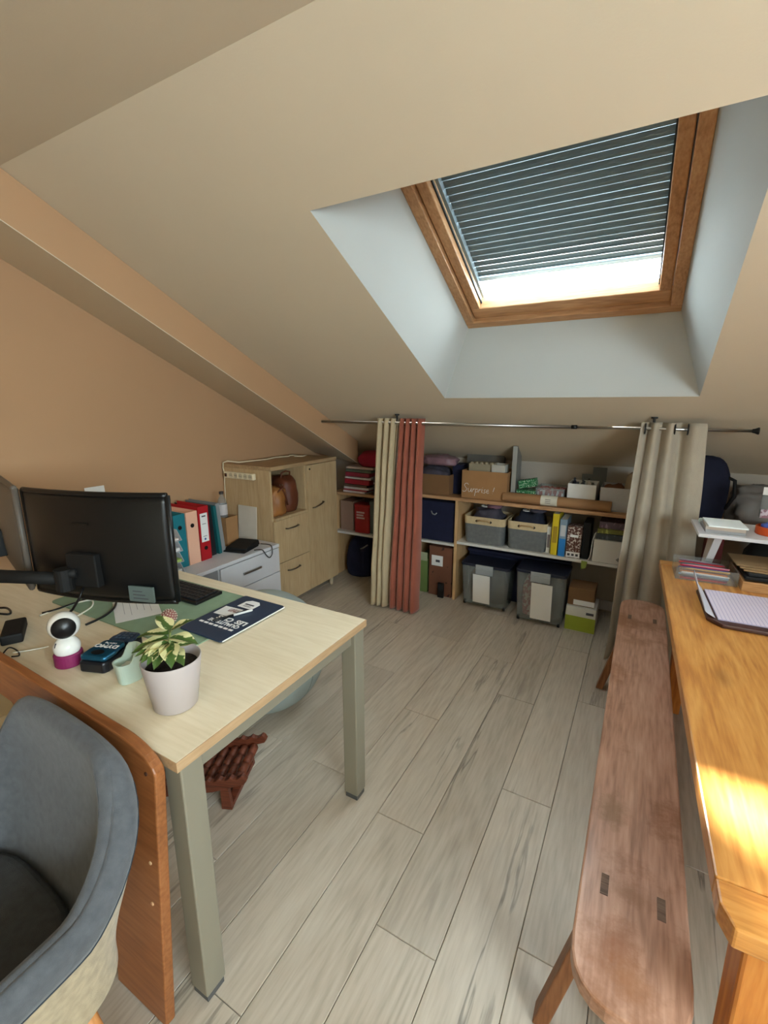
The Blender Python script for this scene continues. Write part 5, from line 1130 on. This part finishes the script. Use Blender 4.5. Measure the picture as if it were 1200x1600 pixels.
bin_('clear_bin', 'clear lidded storage bin with a paper label, next to the upright', 719, 795, 884, 3.17, 0.22, [((cloth_k, 'khaki_clothes', 'khaki clothes in the clear bin next to the upright'), -0.42, 0.74, 0.74), ((cloth_d, 'charcoal_clothes', 'charcoal clothes in the clear bin next to the upright'), 0.40, 0.76, 0.80)], (-0.42, 0.28), 61)
bin_('clear_bin', 'clear lidded storage bin with pink things inside', 804, 884, 895, 3.10, 0.26, [((PINKM, 'pink_clothes', 'pink patterned clothes in the clear bin'), -0.45, 0.70, 0.82), ((cloth_d, 'dark_clothes', 'dark clothes beside the pink ones in the clear bin'), 0.42, 0.78, 0.84)], (-0.30, 0.52), 71)
gb = sbox('green_shoe_box', 'lime green and white shoe box on the floor', 'box', mat('white_box_card', (206, 206, 200), 0.7), 884, 932, 950, 3.13, 0.20, 0.0005, 0.002)
xa, xb = span(884, 932, 960, 3.13); w_ = (xb - xa) / 2
hh = gb.dimensions.z
hh = aty(908, 950, 3.13).z
MB().box(-w_, w_, -0.0012, -0.0002, 0.004, hh * 0.62).build('green_band', mat('lime_card', (150, 164, 52), 0.7), gb)
MB().box(w_ * 0.35, w_ * 0.85, -0.0012, -0.0002, hh * 0.74, hh * 0.84).build('print_line', INK, gb)
bbx = sbox('brown_carton', 'brown carton with a white label stacked on the lime green shoe box', 'box', CARDB2, 889, 931, 912, 3.15, 0.17, hh + 0.002, 0.002, hgt=0.125)
MB().box(-0.045, 0.085, -0.0012, -0.0002, 0.006, 0.042).build('label', PAPER, bbx)
o = sbox('green_carton', 'green and pale carton partly behind the terracotta curtain', 'box', mat('olive_green_card', (104, 126, 70), 0.7), 650, 668, 872, 3.24, 0.25, 0.0005, 0.002)
MB().box(-0.05, 0.05, -0.0012, -0.0002, 0.27, 0.34).build('pale_band', mat('pale_green_card', (150, 158, 128), 0.7), o)
pbx = sbox('patterned_carton', 'brown carton with dark print and white card, left of the shelf upright', 'box', pattern('brown_marks', (112, 72, 54), (54, 34, 30), 22, 0.66), 671, 707, 855, 3.23, 0.25, 0.0005, 0.002)
MB().box(-0.075, 0.02, -0.0014, -0.0004, 0.25, 0.335).build('white_card', PAPER, pbx)
MB().box(-0.04, -0.005, -0.002, -0.0015, 0.28, 0.30).build('card_print', INK, pbx)
gd = thing('black_gadget', 'small black gadget standing in front of the patterned carton', 'device', (aty(688, 915, 3.19).x, 3.19, 0.001))
MB().box(-0.026, 0.026, 0, 0.022, 0, 0.125).build('case', BLACKP, gd, bevel=0.006)
MB().box(-0.018, 0.018, -0.0012, -0.0002, 0.07, 0.115).build('screen', mat('dim_screen', (40, 42, 46), 0.2), gd)

# narrow shelving between cabinet and cream curtain
SA, SBb = 0.766, 0.4205
mags = [((206, 198, 198), 'white'), ((150, 60, 70), 'dark pink'), ((196, 190, 190), 'pale grey'), ((90, 70, 60), 'brown'), ((150, 34, 48), 'crimson'), ((190, 182, 180), 'off white'), ((130, 40, 56), 'burgundy'), ((84, 92, 78), 'olive'), ((170, 150, 140), 'beige')]
ords = ['lowest', 'second from the bottom', 'third from the bottom', 'fourth from the bottom', 'fifth from the bottom', 'fourth from the top', 'third from the top', 'second from the top', 'topmost']
z_ = SA + 0.0005
for i, (c_, nm) in enumerate(mags):
    h_ = (0.016, 0.014, 0.018, 0.020, 0.040, 0.016, 0.034, 0.022, 0.018)[i]
    tag(MB().box(-0.13, 0.10 + 0.012 * (i % 3), 0, 0.26, 0, h_).build('magazine', mat('mag_%d' % i, c_, 0.5, var=0.15, scale=25), loc=(-2.10 + 0.006 * i, 3.235, z_), rot=(0, R(1.2 * (i > 3)), R((i * 37 % 9) - 4)), bevel=0.0012), nm + ' magazine, ' + ords[i] + ' of the stack beside the cabinet', 'magazine', 'magazines beside the cabinet'); z_ += h_ + (0.0008 if i < 3 else 0.0045)
heap('red_cushion', 'deep red cushion on top of the magazines beside the cream curtain', 'cushion', mat('crimson_cloth', (140, 20, 48), 0.85, var=0.15, scale=10), (-1.96, 3.36, z_ + 0.002), 0.30, 0.24, 0.13, 83, 0.12, 1.6)
z_ = SA + 0.0005
for i, (c_, l_) in enumerate([((50, 48, 46), 'dark folder lying flat at the bottom of the pile by the cream curtain'), ((44, 40, 44), 'black folder in the middle of the pile by the cream curtain'), ((170, 160, 160), 'pale grey folder in the pile by the cream curtain'), ((48, 40, 46), 'dark plum folder on top of the pile by the cream curtain')]):
    h_ = (0.05, 0.04, 0.012, 0.05)[i]
    tag(MB().box(-0.11, 0.12, 0, 0.26, 0, h_).build('flat_folder', mat('flatf_%d' % i, c_, 0.6, var=0.2, scale=12), loc=(-1.815, 3.24, z_), rot=(0, 0, R((2, -2, 1, 3)[i])), bevel=0.003), l_, 'folder', 'folders by the cream curtain'); z_ += h_ + 0.001
sbox('beige_carton', 'beige carton on the narrow middle shelf beside the cabinet', 'box', mat('beige_card', (150, 120, 104), 0.8), 532, 551, 783, 3.26, 0.2, SBb, 0.002)
rt = thing('red_tin', 'tall red tin with white print on the narrow shelf', 'tin', (-2.045, 3.29, SBb + 0.0008))
RED = mat('red_tin_paint', (150, 34, 34), 0.4, var=0.06)
MB().prism(rrect(-0.075, 0.075, -0.055, 0.055, 0.02), 0, 0.225, 'Z').build('tin_body', RED, rt, bevel=0.003)
MB().prism(rrect(-0.077, 0.077, -0.057, 0.057, 0.02), 0.2255, 0.25, 'Z').build('lid', RED, rt, bevel=0.003)
for i in range(3): MB().box(-0.045, 0.035 - 0.01 * (i % 2), -0.0562, -0.0552, 0.125 + 0.024 * i, 0.14 + 0.024 * i).build('print_line', mat('faded_white_print', (196, 170, 166), 0.6), rt)
sbox('grey_green_file', 'grey green file box next to the red tin', 'box', mat('grey_green_card', (92, 104, 102), 0.7), 577, 602, 785, 3.26, 0.24, SBb, 0.002)
nbg = thing('navy_bag', 'navy holdall on the floor beside the tall cabinet', 'bag', (-2.12, 3.38, 0.001))
lump(0.26, 0.27, 0.36, 91, 0.10, 1.6).build('bag_body', NAVYF, nbg, smooth=True)
MB().tube([(0.04, -0.11, 0.26), (0.08, -0.14, 0.28), (0.12, -0.11, 0.31)], 0.006, 8).build('strap', mat('grey_webbing', (150, 150, 150), 0.5), nbg, smooth=True)
bbg = thing('black_bag', 'black bag with a white stripe on the floor behind the cream curtain', 'bag', (-1.82, 3.38, 0.001))
lump(0.28, 0.28, 0.30, 97, 0.10, 1.6).build('bag_body', BLACKM, bbg, smooth=True)
MB().tube([(-0.13, -0.10, 0.13), (-0.09, -0.138, 0.125), (0.0, -0.148, 0.12), (0.09, -0.14, 0.12), (0.13, -0.10, 0.12)], 0.011, 8).build('white_stripe', PAPER, bbg, smooth=True)
for i in range(2): MB().box(-0.07 + i * 0.06, -0.045 + i * 0.07, -0.155, -0.150, 0.19, 0.215).build('white_patch', PAPER, bbg)

# ------------------------------------------------------------------ things on the oak table
T0 = TZ + 0.0006
import math as _m
def tl(u, v, h=0.0): q_ = atz(u, v, T0 + h); return q_
# pencil box
pbx = thing('pencil_box', 'clear plastic box full of coloured pencils on the oak table', 'pencil box', (0.292, 2.39, T0), R(2))
w_, d_, h_ = 0.112, 0.088, 0.062
CLEARX = clear('clear_acrylic', (242, 244, 244), 0.93, 0.1)
MB().box(-w_, w_, -d_, d_, 0, 0.003).build('base', CLEARX, pbx)
for (a_, c_, e_, g_) in ((-w_, w_, -d_, -d_ + 0.002), (-w_, w_, d_ - 0.002, d_), (-w_, -w_ + 0.002, -d_ + 0.002, d_ - 0.002), (w_ - 0.002, w_, -d_ + 0.002, d_ - 0.002)):
    MB().box(a_, c_, e_, g_, 0.0032, h_).build('wall_panel', CLEARX, pbx)
def pencil_mesh(nm, m):
    b = MB(); ln = 0.172; r_ = 0.0036
    b.tube([(-ln / 2, 0, 0), (ln / 2 - 0.018, 0, 0), (ln / 2, 0, 0)], [r_, r_, 0.0006], 6); me = b.mesh(nm); me.materials.append(m); return me
pc = [('red', (176, 34, 40)), ('orange', (220, 120, 30)), ('pink', (206, 120, 140)), ('pale blue', (150, 176, 206)), ('navy', (40, 50, 120)), ('plum', (110, 40, 70)), ('brown', (104, 62, 40)), ('teal', (52, 96, 100)), ('white', (220, 214, 210)), ('crimson', (150, 24, 60)), ('grey', (130, 132, 140)), ('yellow ochre', (196, 146, 50))]
pm = [pencil_mesh('pencil', mat('pencil_' + n.replace(' ', '_'), c_, 0.35)) for n, c_ in pc]
cnt = 0
for layer in range(4):
    for i in range(9):
        k_ = (cnt * 5 + layer) % 12
        o = bpy.data.objects.new('colored_pencil', pm[k_]); COL.objects.link(o)
        o.location = (0.292 + random.uniform(-0.008, 0.008), 2.39 - 0.076 + 0.0180 * i + 0.004 * (layer % 2), T0 + 0.0075 + layer * 0.0125)
        o.rotation_euler = (0, R(random.uniform(-1.2, 1.2)), R(random.uniform(-2.5, 2.5)) + (math.pi if (cnt * 7) % 3 else 0))
        tag(o, pc[k_][0] + ' pencil in the clear pencil box', 'pencil', 'coloured pencils in the clear box'); cnt += 1

# riser shelf
rs = thing('white_riser', 'small white riser shelf at the far end of the oak table', 'riser', (0.0, 0.0, T0))
RT = 0.945
n1, f1 = atz(1093, 836, RT), atz(1082, 811, RT)
rx0, ry0, ry1 = n1.x, n1.y + 0.03, f1.y + 0.0
rs.location = (rx0, ry0, T0); rs.rotation_euler = (0, 0, R(1.5))
rd = 0.30; rw = 0.62; rh = RT - T0
MB().box(0, rw, 0, rd, rh - 0.016, rh).build('riser_top', WHITE_P, rs, bevel=0.0015)
for x_ in (0.055, rw - 0.055):
    MB().hexa([(x_ - 0.008, 0.12, 0), (x_ + 0.022, 0.12, 0), (x_ + 0.022, 0.17, 0), (x_ - 0.008, 0.17, 0)], [(x_ + 0.014, 0.05, rh - 0.0165), (x_ + 0.044, 0.05, rh - 0.0165), (x_ + 0.044, 0.20, rh - 0.0165), (x_ + 0.014, 0.20, rh - 0.0165)]).build('leg', WHITE_P, rs, bevel=0.002)
# books / notes on the riser
bkx, bky, bkz = rx0 + 0.095, ry0 + 0.12, RT + 0.0008
lb_ = [('grey_notebook', 'grey edged notebook at the bottom of the pile on the riser', 0.014, (150, 150, 152)), ('beige_notebook', 'beige edged notebook in the middle of the pile on the riser', 0.014, (176, 162, 150)), ('white_notepad', 'white notepad on top of the pile on the riser', 0.006, (226, 234, 236))]
for i, (nm, l_, h2, c_) in enumerate(lb_):
    tag(MB().box(-0.072, 0.072, -0.085, 0.085, 0, h2).build(nm, mat(nm + '_m', c_, 0.7, var=0.04, stretch=(1, 1, 60)), loc=(bkx + 0.003 * i, bky - 0.004 * i, bkz), rot=(0, 0, R((2, -1, 3)[i])), bevel=0.001), l_, 'notebook', 'notebooks on the riser'); bkz += h2 + 0.0006
kp = tag(MB().box(-0.075, 0.07, 0.0, 0.035, 0, 0.022).build('tissue_packet', mat('pale_mint_wrap', (196, 212, 206), 0.4, var=0.03), loc=(bkx - 0.005, bky + 0.092, RT + 0.0008), bevel=0.007), 'pale packet with a blue swoosh behind the notebooks on the riser', 'packet')
MB().hexa([(-0.03, -0.0008, 0.006), (0.03, -0.0008, 0.006), (0.03, -0.0002, 0.006), (-0.03, -0.0002, 0.006)], [(-0.045, -0.0008, 0.016), (0.02, -0.0008, 0.016), (0.02, -0.0002, 0.016), (-0.045, -0.0002, 0.016)]).build('blue_swoosh', mat('swoosh_blue', (70, 100, 160), 0.5), kp)
ob = atz(1204, 838, RT)
orc = thing('orange_ring', 'orange plastic ring box on the white riser', 'box', (ob.x + 0.010, ob.y + 0.035, RT + 0.0008))
ORG = mat('burnt_orange', (190, 74, 26), 0.45, var=0.05)
MB().lathe([(0.058, 0), (0.060, 0.003), (0.060, 0.034), (0.055, 0.036), (0.054, 0.004), (0.0005, 0.0035)], 36, cap=False).build('ring_wall', ORG, orc)
MB().lathe([(0.058, 0), (0.0005, 0.0)], 36, cap=False).build('ring_base', ORG, orc)
for i, (dx_, dy_, c_, l_) in enumerate(((-0.028, -0.008, (56, 76, 150), 'blue cap in the orange ring box'), (0.010, -0.024, (196, 206, 222), 'pale blue cap in the orange ring box'), (-0.008, 0.026, (60, 84, 160), 'blue cap at the back of the orange ring box'), (0.030, 0.012, (210, 214, 220), 'white cap in the orange ring box'))):
    tag(MB().lathe([(0.016, 0), (0.017, 0.003), (0.017, 0.038), (0.013, 0.042), (0.004, 0.043)], 18).build('round_cap', mat('cap_%d' % i, c_, 0.35), loc=(orc.location.x + dx_, orc.location.y + dy_, RT + 0.0048), smooth=False), l_, 'cap', 'caps in the orange ring box')
bq = atz(1200, 812, RT)
bl_ = thing('blister_pack', 'clear hanging pack with a white header standing on the riser', 'package', (bq.x + 0.012, bq.y + 0.02, RT + 0.0008))
MB().box(-0.045, 0.045, -0.002, 0.030, 0, 0.115).build('clear_body', CLEARP, bl_, bevel=0.006)
MB().box(-0.043, 0.043, -0.004, -0.0022, 0.002, 0.045).build('printed_insert', pattern('mauve_print', (150, 110, 124), (206, 190, 200), 50, 0.5), bl_)
MB().box(-0.045, 0.045, 0.010, 0.013, 0.1155, 0.155).build('header_card', PAPER, bl_, bevel=0.002)
MB().box(-0.018, 0.018, 0.0092, 0.0097, 0.134, 0.141).build('hang_slot', BLACKM, bl_)
MB().tube([(0, 0.012, 0.005), (0, 0.012, 0.10)], 0.004, 8).build('brush', PAPER, bl_)

# papers in a brown folder
fq = tl(1120, 978)
pf = thing('brown_folder', 'dark brown document folder lying open on the oak table', 'folder', (0.262, 1.83, T0), R(2))
MB().prism([(0.04, 0), (0.42, 0.0), (0.42, 0.33), (0.0, 0.33), (0.0, 0.05)], 0, 0.016, 'Z').build('folder_body', mat('brown_leatherette', (66, 38, 32), 0.45, var=0.1), pf, bevel=0.005)
SQ = mat('squared_paper', (206, 196, 208), 0.8, var=0.02)
t_ = SQ.node_tree; N_ = t_.nodes; b_ = N_['Principled BSDF']
bt = N_.new('ShaderNodeTexBrick'); bt.offset = 0.0; bt.inputs['Scale'].default_value = 1.0; bt.inputs['Brick Width'].default_value = 0.012; bt.inputs['Row Height'].default_value = 0.012; bt.inputs['Mortar Size'].default_value = 0.0012
bt.inputs['Color1'].default_value = lin((210, 198, 212)); bt.inputs['Color2'].default_value = lin((208, 196, 210)); bt.inputs['Mortar'].default_value = lin((168, 160, 186))
tcs = N_.new('ShaderNodeTexCoord'); t_.links.new(tcs.outputs['Object'], bt.inputs['Vector']); t_.links.new(bt.outputs[0], b_.inputs['Base Color'])
tag(MB().box(0, 0.37, 0, 0.30, 0, 0.004).build('squared_paper', SQ, loc=(0.292, 1.862, T0 + 0.0165), rot=(0, 0, R(3))), 'pad of lilac squared paper on the brown folder', 'paper')
tag(MB().box(0, 0.22, 0, 0.24, 0, 0.0012).build('top_sheet', SQ, loc=(0.46, 1.905, T0 + 0.0212), rot=(0, 0, R(-4))), 'loose lilac sheet lying on the squared pad', 'paper')
fl_ = MB()
def fnf2(u, v): return Vector((-0.004 - 0.030 * math.sin(u * 1.9), 0.01 + 0.31 * v + 0.02 * u, 0.062 * u * (0.35 + 0.65 * v) + 0.002))
tag(MB().grid(fnf2, 9, 14).build('curled_page', mat('curled_paper', (190, 190, 200), 0.8), smooth=True, solid=0.0012, loc=(0.288, 1.858, T0 + 0.018), rot=(0, 0, R(3))), 'curled grey page standing up along the left of the squared pad', 'paper')

# wooden tray with frames
wx = thing('wooden_tray', 'shallow wooden tray at the right under the riser', 'tray', (0.415, 2.27, T0), R(2))
TRW = wood('tray_wood', (150, 104, 60), (176, 130, 82), (190, 148, 100), 'X', 3)
MB().box(0, 0.34, 0, 0.28, 0, 0.004).build('base', TRW, wx)
for (a_, c_, e_, g_) in ((0, 0.34, 0, 0.008), (0, 0.34, 0.272, 0.28), (0, 0.008, 0.0082, 0.2718), (0.332, 0.34, 0.0082, 0.2718)): MB().box(a_, c_, e_, g_, 0.0042, 0.042).build('wall_panel', TRW, wx, bevel=0.001)
fz = T0 + 0.0445
for i, (l_, dx_, rz) in enumerate((('black photo frame lying at the bottom of the wooden tray pile', 0.0, 0.0), ('black photo frame lying slightly turned on the other frame', 0.012, 5))):
    o = thing('framed_picture', l_, 'picture frame', (0.425 + dx_, 2.295 + 0.01 * i, fz), R(2 + rz), 'frames on the wooden tray')
    MB().box(0.0, 0.30, 0, 0.20, 0, 0.003).build('backing', BLACKM, o)
    for (a_, c_, e_, g_) in ((0, 0.30, 0, 0.012), (0, 0.30, 0.188, 0.20), (0, 0.012, 0.0122, 0.1878), (0.288, 0.30, 0.0122, 0.1878)): MB().box(a_, c_, e_, g_, 0.0032, 0.012).build('moulding', BLACKP, o, bevel=0.001)
    fz += 0.0135
for i in range(3):
    tag(MB().box(-0.02, 0.19, 0, 0.17, 0, 0.006).build('kraft_folder', mat('kraft_%d' % i, (146 - 8 * i, 116 - 6 * i, 80 - 4 * i), 0.75, var=0.06), loc=(0.44 - 0.012 * i, 2.32 + 0.012 * i, fz), rot=(0, 0, R(-6 + 5 * i)), bevel=0.001), ['kraft card folder lowest on the black frames', 'kraft card folder in the middle on the black frames', 'kraft card folder topmost on the black frames'][i], 'folder', 'kraft folders on the frames'); fz += 0.0068

# behind the table: backpack and clear bag under the slope
bp = aty(1116, 760, 3.22)
bk = thing('navy_backpack', 'dark navy backpack standing behind the greige curtain', 'backpack', (bp.x - 0.045, 3.33, S1 + 0.001))
lump(0.26, 0.19, 0.385, 103, 0.07, 1.4).build('bag_body', mat('backpack_navy', (16, 20, 44), 0.85, var=0.15, scale=20, bump=0.2), bk, smooth=True)
MB().tube([(0.10, -0.04, 0.27), (0.145, -0.05, 0.25), (0.155, -0.05, 0.16), (0.12, -0.05, 0.08)], 0.010, 8).build('strap', BLACKM, bk, smooth=True)
cq = aty(1160, 790, 3.28)
heap('clear_bag', 'crumpled clear plastic bag behind the riser', 'bag', clear('crumpled_bag', (170, 164, 160), 0.5, 0.45), (cq.x + 0.085, 3.40, S1 + 0.001), 0.27, 0.20, 0.21, 107, 0.35, 3.0)
heap('beige_cloth', 'beige folded cloth inside the clear bag behind the riser', 'cloth', mat('taupe_cloth', (120, 106, 92), 0.9, var=0.2), (cq.x + 0.085, 3.40, S1 + 0.003), 0.18, 0.14, 0.11, 109, 0.25)
drk = aty(1096, 850, 2.75)
tag(MB().box(-0.05, 0.03, 0, 0.10, 0, 0.84).build('red_box', mat('maroon_card', (96, 30, 30), 0.7), loc=(0.40, 2.95, 0.001), bevel=0.002), 'tall maroon box on the floor behind the white riser', 'box')
heap('black_bag_floor', 'black bag heaped behind the table under the riser', 'bag', BLACKM, (0.72, 3.0, 0.001), 0.42, 0.30, 0.88, 113, 0.10, 1.6)
bpy.data.objects['black_bag_floor'].name = 'dark_sack'
